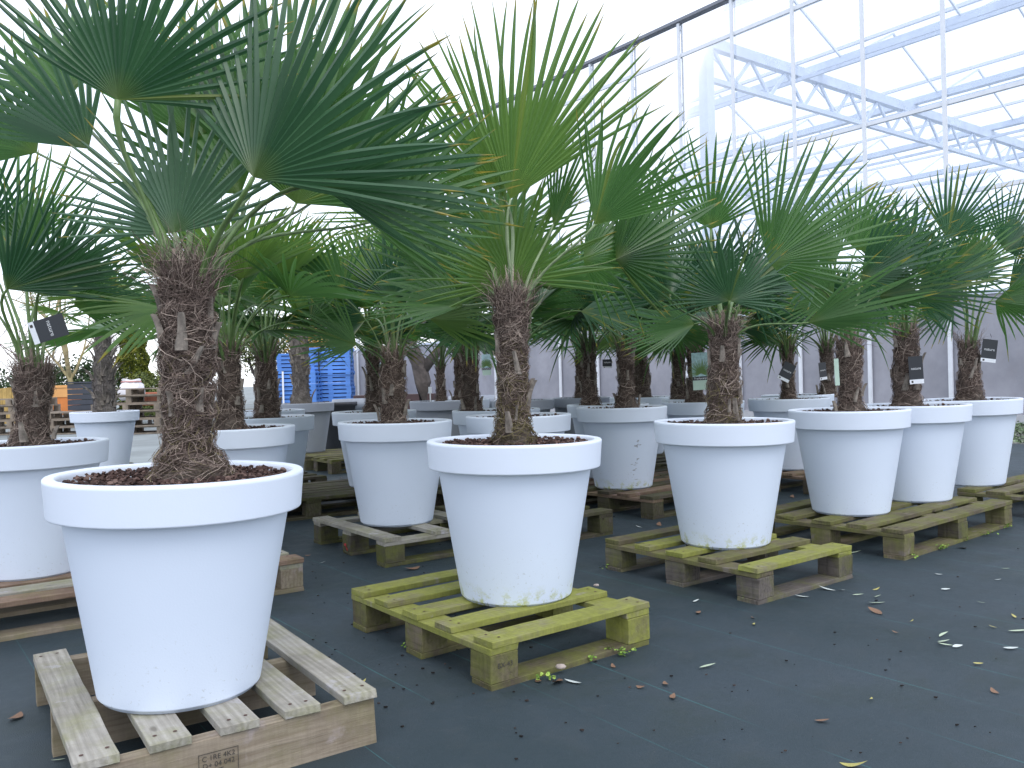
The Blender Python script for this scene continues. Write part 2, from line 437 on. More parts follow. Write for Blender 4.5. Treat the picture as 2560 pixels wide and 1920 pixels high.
def mulch_mesh(seed, nchip, big):
    r = random.Random(seed)
    V = []; F = []; T = []
    # lumpy soil disc
    rings, k = 9, 40
    V.append((0, 0, PH - 0.018)); T.append((0.1, 0, 0, 1))
    for i in range(1, rings + 1):
        rr = 0.2485 * i / rings
        for j in range(k):
            t = 2 * math.pi * j / k
            V.append((rr * math.cos(t), rr * math.sin(t), PH - 0.020 - 0.010 * (i / rings) ** 2 + r.uniform(-1, 1) * 0.005)); T.append((r.random() * .5, 0, 0, 1))
    for j in range(k): F.append((0, 1 + j, 1 + (j + 1) % k))
    for i in range(rings - 1):
        for j in range(k):
            a = 1 + i * k + j; b = 1 + i * k + (j + 1) % k; F.append((a, a + k, b + k, b))
    for _ in range(nchip):
        rr = 0.242 * math.sqrt(r.random()); t = r.uniform(0, 6.28)
        s = big * r.uniform(0.5, 1.3)
        c = Vector((rr * math.cos(t), rr * math.sin(t), PH - 0.014 + r.uniform(-0.006, 0.006)))
        R = Matrix.Rotation(r.uniform(0, 6.28), 3, 'Z') @ Matrix.Rotation(r.gauss(0, .45), 3, 'X') @ Matrix.Rotation(r.gauss(0, .45), 3, 'Y')
        n0 = len(V); tn = r.random()
        sx, sy, sz = s, s * r.uniform(.45, .9), s * r.uniform(.15, .4)
        pts = []
        kk = 5
        for zz in (-1, 1):
            for j in range(kk):
                a = 2 * math.pi * (j + r.uniform(-.25, .25)) / kk
                p = Vector((math.cos(a) * sx * (0.8 if zz > 0 else 1), math.sin(a) * sy * (0.8 if zz > 0 else 1), zz * sz))
                V.append(tuple(c + R @ p)); T.append((tn, 0, 0, 1))
        F.append(tuple(n0 + j for j in range(kk))[::-1]); F.append(tuple(n0 + kk + j for j in range(kk)))
        for j in range(kk): F.append((n0 + j, n0 + (j + 1) % kk, n0 + kk + (j + 1) % kk, n0 + kk + j))
    return V, F, T

bV, bF = lathe(tight(body_prof), 96); rV, rF = lathe(tight(rim_prof), 96)
me_cache = {}
def planter(label, x, y, tilt=(0, 0), z=0.132, style='white', chips=220, big=0.0085, s=1.0):
    t = thing("planter", label, "planter", (x, y, z), 0, "large round planters with palms")
    t.rotation_euler = (tilt[1], -tilt[0], 0); t.scale = (s, s, s)
    mb, mr = {'white': (M_white, M_rim), 'dirty': (M_white_d, M_rim), 'grey': (M_grey, M_greyrim)}[style]
    key = style
    if key not in me_cache:
        o = mesh("pot_body", bV, bF, mb, t, smooth=True); o2 = mesh("rim", rV, rF, mr, t, smooth=True)
        me_cache[key] = (o, o2)
    else:
        for q in me_cache[key]:
            c = q.copy(); C.objects.link(c); c.parent = t
    mk = ('m', chips, big)
    if mk not in me_cache:
        V, F, T = mulch_mesh(5, chips, big)
        o = mesh("bark_mulch", V, F, M_chip, t, attr=T); o["kind"] = "stuff"; me_cache[mk] = o
    else:
        c = me_cache[mk].copy(); C.objects.link(c); c.parent = t
        c.rotation_euler.z = x * 3
    return t

# ------------------------------------------------------------------ palms
def blade_mesh(a, n_, L, spread, rnd, cup=0.22, droop=0.10, per=6.0, fuse=0.43, rows=12, brk=0.05, skew=0.0, arch=0.06):
    """fan of pleated segments in the frame a (middle), b, n; returns V, F, tint"""
    a = a.normalized(); n_ = (n_ - a * n_.dot(a)).normalized(); b = n_.cross(a)
    N = max(8, int(spread / per)); d = math.radians(spread) / N
    V = []; F = []; T = []
    down = Vector((0, 0, -1))
    fj = [rnd.uniform(-.07, .07) for _ in range(N + 1)]
    for i in range(N):
        th = -math.radians(spread) / 2 + (i + .5) * d
        tt = (i + .5) / N * 2 - 1
        ll = L * (1 - 0.16 * abs(tt) ** 2.2) * (1 + rnd.uniform(-.05, .04) + skew * tt)
        rf = ll * (fuse + (fj[i] + fj[i + 1]) / 2) * (1 - 0.25 * abs(tt))
        wmax = 2 * rf * math.tan(d / 2)
        tn = rnd.random(); tn2 = rnd.random(); dth = rnd.gauss(0, .022)
        dr = droop * rnd.uniform(.6, 1.5); broken = rnd.random() < brk
        bend = rnd.gauss(0, .035)
        n0 = len(V)
        for k in range(rows + 1):
            t = k / rows
            if k == 0: r = 0.0005
            elif t < .5: r = rf * (t / .5)
            else: r = rf + (ll - rf) * (t - .5) / .5
            q = max(0.0, (r - rf) / (ll - rf))
            fused = r <= rf + 1e-6
            ang = th + dth * q * 2
            hd = d / 2
            if not fused:
                hwid = wmax / 2 * (1 - q ** 3.6) * (1 - .16 * min(1, q * 3)) * (1 - .18 * q) + 0.0005
                hd = hwid / r
            hw = r * hd
            pl = hw * (1.0 - .25 * q)
            g = droop * L * (r / L) ** 2.6 if fused else (droop * (1 - q) + dr * q) * L * (r / L) ** 2.6
            if broken and q > 0: g += 0.5 * (r - rf) * q
            for e in (-1, 0, 1):
                an = ang + e * hd
                p = (a * math.cos(an) + b * math.sin(an)) * r + n_ * (cup * abs(math.sin(th + (e * d / 2 if fused else e * hd))) * r + bend * q * q * L - arch * math.cos(th) * (r / L) ** 2 * L)
                V.append(p + down * g + n_ * pl * (.5 if e else -.5))
                T.append((tn, r / ll, tn2, 1))
        for k in range(rows):
            q = n0 + k * 3
            F += [(q, q + 1, q + 4, q + 3), (q + 1, q + 2, q + 5, q + 4)]
    return V, F, T

def petiole(p0, p1, d1, r0, r1, mt, parent, rnd, lift=0.35):
    """curved stalk from p0 to p1, arriving along d1 (all in the parent's frame; parent hub at p1)"""
    L = (p1 - p0).length
    c0 = p0 + Vector((0, 0, 1)) * L * lift + (p1 - p0) * .12; c1 = p1 - d1.normalized() * L * .28
    pts = []
    for i in range(11):
        t = i / 10; pts.append(p0 * (1 - t) ** 3 + c0 * 3 * t * (1 - t) ** 2 + c1 * 3 * t * t * (1 - t) + p1 * t ** 3 - p1)
    rad = [r0 * (1.5 - .5 * min(1, i / 3)) + (r1 - r0) * i / 10 for i in range(11)]
    mb = MB().tube(pts, rad, 7, 0.62)
    return mb.build("petiole", mt, parent, smooth=True)

def frond(palm, base, hub, a, n_, L, spread, rnd, mt, pm=None, pr=(0.008, 0.0055), lift=.35, **kw):
    V, F, T = blade_mesh(a, n_, L, spread, rnd, **kw)
    o = mesh("frond", V, F, mt, palm, attr=T); o.location = hub
    petiole(base, hub, a, pr[0], pr[1], pm or M_pet, o, rnd, lift)
    return o

def ribbons(rnd, specs, wd):
    """specs: list of point lists"""
    V = []; F = []; T = []
    for pts in specs:
        n0 = len(V); tn = rnd.random()
        w_ = wd * rnd.uniform(.6, 1.4)
        side = Vector((rnd.gauss(0, 1), rnd.gauss(0, 1), rnd.gauss(0, 1))).normalized()
        m_ = len(pts)
        for i, p in enumerate(pts):
            d = pts[min(i + 1, m_ - 1)] - pts[max(0, i - 1)]
            s = d.cross(side)
            if s.length < 1e-6: s = Vector((1, 0, 0))
            s.normalize(); s = s * w_ * (1 - .6 * i / m_)
            V += [p - s, p + s]; T += [(tn, 0, 0, 1)] * 2
        for i in range(m_ - 1):
            q = n0 + i * 2; F.append((q, q + 1, q + 3, q + 2))
    return V, F, T

def trunk(palm, h, r0, r1, seed, nf=700, nb=9, wd=0.0009, mossy=0.0, lean=(0, 0), shag=1.0, flare=.35, kickr=(0, .35), fmat=None):
    rnd = random.Random(seed)
    lx, ly = lean
    def cen(t): return Vector((lx * t, ly * t, 0))
    def R(t, ph):
        base = r0 + (r1 - r0) * t + flare * r0 * (max(0, .16 - t) / .16) ** .8
        lay = (t * h / 0.055 + ph / 6.28 + .3 * math.sin(ph * 3 + seed)) % 1.0
        q = noise.noise(Vector((math.cos(ph) * 2 + seed, math.sin(ph) * 2, t * h * 16)))
        q2 = noise.noise(Vector((math.cos(ph) * 6 + seed, math.sin(ph) * 6, t * h * 45)))
        bulge = 1 + .10 * math.sin(t * 7 + seed)
        return base * bulge * (1 + .16 * q + .07 * q2) + 0.010 * (lay - .5) * shag
    nz, k = 44, 36
    V = []; F = []
    for i in range(nz + 1):
        t = i / nz
        for j in range(k):
            ph = 2 * math.pi * j / k; rr = R(t, ph)
            if t > .86: rr *= 1 - (t - .86) * 3
            c = cen(t); V.append((c.x + rr * math.cos(ph), c.y + rr * math.sin(ph), t * h - .01))
    for i in range(nz):
        for j in range(k):
            a = i * k + j; b = i * k + (j + 1) % k; F.append((a, b, b + k, a + k))
    F.append(tuple(nz * k + j for j in range(k)))
    tr = mesh("trunk", V, F, M_trunkg if fmat else M_trunk, palm, smooth=True)
    def surf(t, ph, off=0):
        rr = R(min(max(t, 0), 1), ph) + off; c = cen(t)
        return Vector((c.x + rr * math.cos(ph), c.y + rr * math.sin(ph), t * h))
    S = [[], []]
    for _ in range(nf):
        t = rnd.random() ** .9; ph = rnd.uniform(0, 6.28); ln = rnd.uniform(.03, .13)
        ang = rnd.gauss(0, .75); cz = rnd.gauss(0, 1.2)
        pts = []; o = rnd.uniform(.000, .006)
        st = ln / 6; tt = t; p = ph
        for i in range(7):
            pts.append(surf(tt, p, o))
            p += st * math.cos(ang) / max(.03, r0) * (1 if cz > 0 else -1); tt += st * math.sin(ang) / h
            ang += cz * .22 + rnd.gauss(0, .25); o += rnd.uniform(-.001, .0028) * shag
            tt = min(max(tt, 0), 1.02)
        S[1 if rnd.random() < mossy * max(0, 1 - t * 1.4) * 1.6 else 0].append(pts)
    # loose fibres standing up round the crown neck
    for _ in range(int(nf * .20)):
        ph = rnd.uniform(0, 6.28); p = surf(.9 + rnd.uniform(-.08, .08), ph)
        d = Vector((math.cos(ph) * rnd.uniform(-.2, .5), math.sin(ph) * rnd.uniform(-.2, .5), rnd.uniform(.4, 1))).normalized()
        pts = []; ln = rnd.uniform(.04, .14)
        for i in range(7):
            pts.append(p.copy()); p = p + d * ln / 6; d = (d + Vector((rnd.gauss(0, .25), rnd.gauss(0, .25), rnd.gauss(-.10, .2)))).normalized()
        S[0].append(pts)
    # stubs of old stalks and sheaths hiding the top of the trunk
    sh = MB()
    for q_ in range(12):
        ph = q_ * 2.4 + rnd.uniform(-.2, .2); p0 = surf(.80 + .03 * (q_ % 4), ph, -.012); hh = rnd.uniform(.05, .11); ko = rnd.uniform(.0, .16)
        o_ = Vector((math.cos(ph), math.sin(ph), 0))
        sh.tube([p0, p0 + Vector((0, 0, hh * .5)) + o_ * ko * hh * .3, p0 + Vector((0, 0, hh)) + o_ * ko * hh], [.011, .009, .004], 5, .5)
    sh.build("old_sheath", M_sheath2, palm, smooth=True)
    V, F, T = ribbons(rnd, S[0], wd); o = mesh("fibre", V, F, fmat or M_fib, palm, attr=T); o["kind"] = "stuff"
    if S[1]:
        V, F, T = ribbons(rnd, S[1], wd); o = mesh("moss_fibre", V, F, M_fibm, palm, attr=T); o["kind"] = "stuff"
    for i in range(nb):
        t = rnd.uniform(.03, .8); ph = i * 2.4 + rnd.uniform(-.3, .3)
        p = surf(t, ph, .001); out_ = Vector((math.cos(ph), math.sin(ph), 0)); tv = Vector((-math.sin(ph), math.cos(ph), 0))
        hh = rnd.uniform(.045, .10) * (h / .48) ** .5; ww = rnd.uniform(.010, .024) * (r0 / .07); kick = rnd.uniform(*kickr)
        b = MB(); rows = 6; tw = rnd.gauss(0, .15)
        for k2 in range(rows + 1):
            q = k2 / rows; w2 = ww * (1 - .55 * q) * (1 + rnd.uniform(-.08, .08))
            c = p + Vector((0, 0, 1)) * hh * q + out_ * (.006 + kick * hh * q * q) + tv * tw * hh * q
            b.V += [c - tv * w2 - out_ * .008, c - tv * w2 * .5 + out_ * .004, c + tv * w2 * .5 + out_ * .004, c + tv * w2 - out_ * .008]
        for k2 in range(rows):
            for j in range(4):
                a0 = k2 * 4 + j; a1 = k2 * 4 + (j + 1) % 4; b.F.append((a0, a1, a1 + 4, a0 + 4))
        b.F.append((rows * 4 + 3, rows * 4 + 2, rows * 4 + 1, rows * 4)[::-1])
        b.build("leaf_base", M_boot, palm)
    return cen(1)

def crown(palm, top, n, rnd, L=.42, pet=.35, e0=80, e1=-5, mats=(None,), az0=0, azr=None, **kw):
    for i in range(n):
        f = (i + .5) / n
        el = math.radians(e0 + (e1 - e0) * f + rnd.uniform(-8, 8))
        az = az0 + i * 2.39996 + rnd.uniform(-.3, .3)
        if azr: az = rnd.uniform(*azr)
        dirv = Vector((math.cos(az) * math.cos(el), math.sin(az) * math.cos(el), math.sin(el)))
        pl = pet * (.55 + .6 * f) * rnd.uniform(.85, 1.15)
        base = top + Vector((math.cos(az), math.sin(az), 0)) * .025 + Vector((0, 0, -.06 - .05 * f))
        hub = top + dirv * pl
        e2 = el - math.radians(rnd.uniform(0, 34)) * (.3 + f)
        a = Vector((math.cos(az) * math.cos(e2), math.sin(az) * math.cos(e2), math.sin(e2)))
        n_ = Vector((-math.cos(az) * math.sin(e2), -math.sin(az) * math.sin(e2), math.cos(e2)))
        side = a.cross(n_); n_ = (n_ + side * rnd.gauss(0, .5)).normalized()
        sp = rnd.uniform(115, 190) if f > .2 else rnd.uniform(60, 110)
        frond(palm, base, hub, a, n_, L * rnd.uniform(.85, 1.1), sp, rnd, rnd.choice(mats), droop=rnd.uniform(.03, .12), cup=rnd.uniform(.0, .4), per=6.6, **kw)

POTS = {}
def palm_at(label, x, y, z, h, r0, r1, seed, nf, nb, **kw):
    t = thing("palm_tree", label, "palm tree", (x, y, z), 0, "potted fan palms")
    top = trunk(t, h, r0, r1, seed, nf, nb, **kw)
    return t, top + Vector((0, 0, h))

def cust(palm, top, Yp, hx, hy, dd, phi, L, spread, tilt, roll, mt, rnd, pm=None, **kw):
    """hx,hy: hub as seen in the photo (2212 px wide); dd: metres behind (+) or in front (-) of the trunk"""
    hub = PY(hx * K, hy * K, Yp + dd) - Vector(palm.location)
    ph, de, ro = math.radians(phi), math.radians(tilt), math.radians(roll)
    a = (cr * math.cos(ph) + cu * math.sin(ph)) * math.cos(de) - fw * math.sin(de)
    b0 = -cr * math.sin(ph) + cu * math.cos(ph)
    n0 = a.cross(b0); b = b0 * math.cos(ro) + n0 * math.sin(ro); n_ = a.cross(b)
    if n_.z < 0 : n_ = -n_
    dirh = Vector((hub.x - top.x, hub.y - top.y, 0)); dirh = dirh.normalized() * .03 if dirh.length > .001 else dirh
    base = top + dirh + Vector((0, 0, -.09)); kw.setdefault('droop', .015); kw.setdefault('arch', .025); kw.setdefault('brk', .025)
    return frond(palm, base, hub, a, n_, L, spread, rnd, mt, pm, **kw)

SOIL = 0.132 + PH - 0.02
rnd = random.Random(11)

# fitted pot positions
pA = planter("biggest white planter nearest the camera at the left, on the pale grey slatted pallet", -0.799, 2.005, (-.02, 0), style='white', chips=1500, big=0.0075)
pB = planter("white planter in the middle foreground, speckled low down, on the bright mossy square pallet", -0.004, 2.78, (-.012, 0), style='dirty', chips=900)
pC = planter("white planter with a yellow algae stain at its foot, right of centre", 0.868, 3.537, (-.008, 0), style='dirty', chips=600)
pD = planter("white planter at the front left corner of the long mossy pallet on the right", 1.659, 4.217, (0, 0), chips=600)
pE = planter("white planter on the greyish pallet with a red painted block, left behind the middle planter", -0.596, 4.279, (-.01, 0), chips=600)
pF = planter("white planter partly hidden behind another, on the rear end of the long mossy pallet", 2.142, 4.569)
pG = planter("rightmost white planter at the edge of the photo by the weedy verge", 2.734, 5.104, (.01, 0))
pH = planter("white planter with grey scuff marks down its side on a brown pallet", 0.687, 5.382, style='dirty')
pI = planter("white planter cut off by the left edge of the photo", -1.887, 3.318, chips=600)
pJ = planter("small looking white planter far left in front of the stacked pallets", -3.628, 7.589, z=0.0 + .132)
pK = planter("white planter directly behind the trunk of the nearest palm", -1.338, 4.089, chips=600)

def pot_px(label, xc, Y, style='white', s=1.0, z=0.132):
    p = PY(xc, 1010, Y); return planter(label, p.x, Y, style=style, s=s, z=z), p.x, Y
back = {}
for key, lab, xc, Y, st in (
    ('K2', "white planter second in line behind the nearest palm, its rim above the first one's", 668, 5.3, 'white'),
    ('M', "grey planter holding the palm with the smooth grey trunk before the blue pallets", 765, 8.75, 'grey'),
    ('N', "white planter tucked close behind the left side of the one on the red marked pallet", 935, 5.8, 'white'),
    ('P', "white planter seen right behind the trunk of the middle foreground palm", 1295, 4.6, 'white'),
    ('O', "white planter showing only its left rim behind the middle foreground planter", 1240, 5.5, 'white'),
    ('X', "wide grey planter with a small palm and a white plant stake", 1098, 8.2, 'grey'),
    ('Q', "greyish planter in the rear row left of the small palm by the glasshouse", 1307, 7.7, 'grey'),
    ('R', "greyish planter with a small thin trunked palm next to the glasshouse wall", 1452, 8.0, 'grey'),
    ('S', "white planter peeping out left behind the scuffed one", 1519, 5.95, 'white'),
    ('T', "white planter at the very back behind the right of centre palm", 1746, 6.7, 'white'),
    ('U', "white planter behind the right of centre palm, nearer of the two hidden there", 1757, 6.0, 'white'),
    ('V', "white planter standing low between the right of centre and the long pallet planters", 1972, 6.15, 'white'),
    ('Wv', "white planter behind the low one, by the glasshouse wall", 1994, 7.0, 'white'),
):
    back[key] = pot_px(lab, xc, Y, st)

# dark scuff marks on the side of the planter behind
M_scuff = simple("scuff", (0.34, 0.36, 0.40), .6, .3, 60); sc_ = MB(); rs = random.Random(4)
for _ in range(26):
    if rs.random() < .35: z_, a_ = rs.gauss(.285, .012), rs.gauss(-1.30, .035)
    else: z_, a_ = rs.uniform(.02, .20), 0; a_ = -1.34 + .25 * (z_ - .05) * 4 * .25 + rs.gauss(0, .05)
    w_, h_ = rs.uniform(.003, .014), rs.uniform(.0015, .005); n0 = len(sc_.V)
    for dx, dz in ((-w_, 0), (0, -h_), (w_, h_ * .4), (w_ * .2, h_)):
        zz = z_ + dz; rr = 0.1805 + (rb_top - 0.1805) * (zz - .011) / (PH - LIP - .011) + .0009; aa = a_ + dx / rr
        sc_.V.append(Vector((rr * math.cos(aa), rr * math.sin(aa), zz)))
    sc_.F.append((n0, n0 + 1, n0 + 2, n0 + 3))
sc_.build("scuff_mark", M_scuff, pH)
# ---- palm A
rA = random.Random(21)
A, tA = palm_at("largest palm with a thick shaggy brown trunk, in the nearest white planter", -0.770, 2.02, SOIL, 0.50, .053, .047, 3, 4200, 15, wd=.0008, mossy=.12, lean=(.008, .0), shag=1.4, flare=.85)
Y = 2.02
cust(A, tA, Y, 255, 215, -.10, 74, .46, 158, 10, 12, L_dark, rA, pr=(.011, .008), fuse=.42, brk=0)
cust(A, tA, Y, 192, 322, .12, 142, .44, 105, -5, 35, L_dark, rA, pr=(.008, .006), brk=0)
cust(A, tA, Y, 378, 503, .10, 97, .38, 175, 8, -10, L_pale, rA, pm=M_petp, pr=(.012, .008), cup=.05, brk=0)
cust(A, tA, Y, 547, 383, -.10, 62, .53, 150, 8, -12, L_dark, rA, pr=(.010, .007), brk=.03)
cust(A, tA, Y, 690, 400, .06, -6, .46, 90, 6, 40, L_dark, rA, pr=(.012, .008))
cust(A, tA, Y, 600, 330, .30, 78, .62, 125, -15, -20, L_mid, rA, brk=0)
cust(A, tA, Y, 420, 300, .42, 100, .56, 130, -20, 15, L_mid, rA, brk=0)
cust(A, tA, Y, 690, 420, .45, 60, .58, 130, -25, 10, L_mid, rA)
cust(A, tA, Y, 150, 210, .35, 120, .50, 120, -30, 10, L_mid, rA)
cust(A, tA, Y, 640, 440, .22, 74, .60, 140, -5, 25, L_mid, rA)
cust(A, tA, Y, 520, 420, .38, 112, .52, 120, -10, -20, L_mid, rA)
cust(A, tA, Y, 800, 480, .40, 20, .46, 130, -10, 40, L_mid, rA)
cust(A, tA, Y, 80, 330, .40, 150, .45, 120, -10, 20, L_mid, rA)
# pale spear sheaths
sb = MB()
for k_ in range(3):
    p0 = tA + Vector((-.012 + .02 * k_, .01 * k_, -.05)); sb.tube([p0, p0 + Vector((.004, 0, .06)), p0 + Vector((.002 + .006 * k_, 0, .115 - .03 * k_))], [.013, .009, .002], 6, .5)
sb.build("leaf_sheath", M_sheath, A, smooth=True)

# ---- palm B
rB = random.Random(22); Y = 2.79
B, tB = palm_at("tall upright palm in the middle foreground planter, mossy at the foot of its trunk", 0.0, 2.79, SOIL, 0.50, .049, .043, 8, 2200, 12, wd=.0009, mossy=.5, lean=(.005, 0), shag=1.1, flare=.3)
cust(B, tB, Y, 1103, 430, -.04, 74, .68, 84, 3, 4, L_lite, rB, pm=M_petp, per=3.5, fuse=.48, cup=-.05, brk=0, droop=.03, skew=0.02)
cust(B, tB, Y, 1060, 430, .20, 148, .42, 60, 0, 20, L_lite, rB, pm=M_petp, per=4.6, brk=0)
cust(B, tB, Y, 1088, 425, .10, 119, .60, 50, 0, 10, L_lite, rB, pm=M_petp, per=4.6, brk=0, droop=.04)
cust(B, tB, Y, 1285, 485, -.06, 54, .45, 98, 8, -18, L_mid, rB, pm=M_petp, per=4.2, fuse=.46, brk=.1, droop=.05)
cust(B, tB, Y, 1195, 485, .08, 72, .33, 55, 0, 20, L_mid, rB, pm=M_petp, per=4, brk=.0)
cust(B, tB, Y, 1106, 610, .10, 97, .41, 205, 0, -8, L_lite, rB, pm=M_petp, per=5.6, brk=0, droop=.06)
cust(B, tB, Y, 1260, 560, .30, 20, .42, 140, -25, 30, L_mid, rB)
cust(B, tB, Y, 960, 600, .32, 150, .42, 140, -25, -30, L_mid, rB)
cust(B, tB, Y, 1080, 520, .45, 80, .45, 150, -30, 0, L_mid, rB)
cust(B, tB, Y, 930, 470, .38, 155, .46, 130, -10, 30, L_lite, rB)
cust(B, tB, Y, 1330, 560, .35, 25, .46, 140, -10, 30, L_mid, rB)
cust(B, tB, Y, 1000, 660, .2, 175, .38, 120, -10, 50, L_mid, rB)
sb = MB()
for k_ in range(2):
    p0 = tB + Vector((-.01 + .016 * k_, .004, -.05)); sb.tube([p0, p0 + Vector((0, 0, .06)), p0 + Vector((-.006 + .01 * k_, 0, .14))], [.012, .008, .002], 6, .5)
sb.build("leaf_sheath", M_sheath, B, smooth=True)

# ---- palm C
rC = random.Random(23); Y = 3.54
Cp, tC = palm_at("broad spreading palm in the algae stained planter right of centre", 0.875, 3.54, SOIL, 0.42, .060, .052, 12, 1700, 12, wd=.001, mossy=.3, lean=(.01, 0))
cust(Cp, tC, Y, 1446, 643, -.12, 112, .40, 165, 15, 30, L_dark, rC, pm=M_pet)
cust(Cp, tC, Y, 1576, 650, -.22, 90, .30, 225, 25, 0, L_dark, rC)
cust(Cp, tC, Y, 1661, 567, -.02, 34, .58, 150, 5, 22, L_mid, rC, per=5.0)
cust(Cp, tC, Y, 1536, 495, .16, 86, .46, 135, -5, -10, L_mid, rC, per=7, fuse=.3, brk=0, droop=.02)
cust(Cp, tC, Y, 1746, 697, -.10, 10, .48, 100, 10, 50, L_mid, rC)
cust(Cp, tC, Y, 1440, 560, .25, 150, .45, 150, -20, -30, L_mid, rC)
cust(Cp, tC, Y, 1620, 620, .35, 30, .45, 150, -30, 20, L_dark, rC)
cust(Cp, tC, Y, 1540, 600, .35, 100, .42, 160, -30, 0, L_dark, rC)
cust(Cp, tC, Y, 1500, 700, .25, 190, .36, 140, -20, 50, L_mid, rC)

# ---- palm D, F, G on the right
rD = random.Random(24)
D, tD = palm_at("palm above the front planter on the long mossy pallet", 1.675, 4.23, SOIL, 0.36, .056, .050, 15, 800, 8, wd=.0011)
for a_ in ((1800, 570, -.1, 125, .36, 140, 5, 30, L_mid), (1860, 600, -.15, 14, .50, 150, 10, 40, L_dark), (1850, 540, .1, 60, .40, 150, 0, -20, L_mid), (1760, 620, -.1, 170, .40, 140, 5, 50, L_dark),
           (1900, 640, -.05, 0, .44, 120, 5, 55, L_mid), (1800, 640, .3, 160, .45, 150, -30, 20, L_mid), (1880, 560, .35, 60, .45, 150, -30, 0, L_dark)):
    cust(D, tD, 4.23, *a_, rD)
Fp, tF = palm_at("palm with a dark trunk and leaning glossy card, behind the long pallet's front palm", 2.13, 4.60, SOIL, 0.42, .066, .056, 18, 800, 8, wd=.0012)
for a_ in ((2046, 515, -.1, 58, .42, 120, 5, -35, L_dark), (1985, 640, -.25, 10, .45, 160, 15, 40, L_dark), (1930, 610, -.1, 130, .38, 150, 5, 30, L_mid), (1960, 560, .1, 80, .38, 140, -5, 0, L_dark),
           (2050, 600, .1, 20, .45, 140, 0, 40, L_mid), (1920, 660, .2, 190, .40, 140, -10, 45, L_dark), (2000, 600, .35, 80, .45, 150, -30, 0, L_mid)):
    cust(Fp, tF, 4.6, *a_, rD)
Gp, tG = palm_at("rightmost palm, a black card hanging beside its slim trunk", 2.745, 5.12, SOIL, 0.36, .062, .050, 19, 700, 8, wd=.0012)
for a_ in ((2170, 540, -.1, 55, .42, 150, 5, 20, L_dark), (2070, 620, -.1, 140, .45, 150, 5, 30, L_mid), (2180, 620, 0, 20, .5, 150, 5, 40, L_dark), (2110, 580, .15, 90, .38, 150, -5, 0, L_mid),
           (2150, 650, -.2, -10, .45, 130, 10, 50, L_mid), (2090, 600, .35, 60, .45, 150, -30, 0, L_dark), (2060, 660, .2, 200, .40, 130, -10, 40, L_dark)):
    cust(Gp, tG, 5.12, *a_, rD)

# ---- palm E, I
rE = random.Random(25)
E, tE = palm_at("palm in the planter on the red marked pallet, behind the nearest palm's right leaves", -0.60, 4.29, SOIL, 0.36, .060, .052, 23, 900, 9, wd=.0011)
for a_ in ((845, 643, -.1, 92, .34, 170, 8, 0, L_dark), (770, 745, -.15, 165, .34, 130, 10, 40, L_mid), (740, 640, 0, 140, .42, 140, 0, 30, L_mid), (920, 600, 0, 40, .42, 150, 0, 30, L_mid),
           (930, 690, -.1, 0, .40, 130, 5, 50, L_lite), (860, 560, .15, 80, .42, 150, -10, 0, L_mid), (800, 600, .3, 120, .42, 150, -30, 0, L_lite), (900, 620, .35, 60, .42, 150, -30, 0, L_dark), (790, 690, .3, 200, .38, 130, -20, 40, L_dark)):
    cust(E, tE, 4.29, *a_, rE)
I, tI = palm_at("palm at the left edge with many thin stalks and a tilted black card", -1.885, 3.33, SOIL, 0.32, .060, .056, 27, 1000, 9, wd=.001, lean=(.02, 0))
for a_ in ((15, 625, -.15, 40, .44, 110, 8, 25, L_dark), (112, 602, -.05, 22, .42, 120, 5, 45, L_dark), (60, 540, .1, 85, .45, 110, -5, 0, L_mid), (-40, 520, .0, 110, .45, 140, 0, 10, L_dark), (90, 640, .2, 60, .42, 150, -20, -20, L_dark),
           (-80, 620, 0, 160, .45, 140, 0, 30, L_dark), (10, 560, .3, 100, .45, 140, -30, 0, L_mid), (160, 660, .25, 10, .38, 130, -10, 40, L_mid)):
    cust(I, tI, 3.33, *a_, rE)

# ---- generic palms behind: three built, then copied with their parts
protos = []
def generic(label, x, y, z, h, r0, n, L, pet, seed, mats, nf=420, nb=7, wd=.0014, e0=82, e1=14):
    r = random.Random(seed)
    t, top = palm_at(label, x, y, z, h, r0, r0 * .82, seed, nf, nb, wd=wd)
    crown(t, top, n, r, L, pet, e0, e1, mats)
    return t
S2 = SOIL
g1 = generic("palm with a fibrous greyish trunk standing just behind the nearest one", -1.36, 4.10, S2, .40, .058, 18, .50, .46, 31, (L_mid, L_lite, L_mid), 700)
g2 = generic("palm mostly hidden behind the middle foreground palm's trunk", back['P'][1], back['P'][2], S2, .42, .046, 17, .46, .42, 32, (L_dark, L_mid, L_mid))
g3 = generic("palm in the scuffed planter with a sooty brown trunk", 0.72, 5.39, S2, .42, .056, 17, .47, .42, 33, (L_mid, L_dark, L_mid))
def clone(src, label, x, y, z, s=1.0, rz=0.0):
    c = copy_tree(src); c.location = (x, y, z); c.scale = (s, s, s); c.rotation_euler.z = rz
    c["label"] = label; return c
clone(g1, "palm second in line behind the nearest palm, with bright green fans", back['K2'][1], 5.3, S2, 1.05, 2.0)
clone(g2, "palm squeezed close behind the one on the red marked pallet", back['N'][1], 5.8, S2, 1.1, 1.3)
clone(g3, "dark trunked palm just left of the middle foreground palm's trunk", back['O'][1] - .16, 5.5, S2, 1.0, 4.0)
clone(g2, "slim palm close to the left side of the scuffed planter's palm", back['S'][1] - .12, 5.95, S2, 1.05, 2.2)
clone(g1, "palm at the back left of the algae stained planter's palm", back['T'][1] - .15, 6.7, S2, .95, 5.1)
clone(g3, "palm behind the algae stained planter with a picture card on it", back['U'][1] - .05, 6.0, S2, 1.0, .9)
clone(g2, "palm in the low standing planter with a tilted square black card", back['V'][1], 6.15, S2, .95, 3.4)
clone(g3, "palm at the back by the glass wall with a narrow black card", back['Wv'][1] + .25, 7.0, S2, 1.0, 2.9)
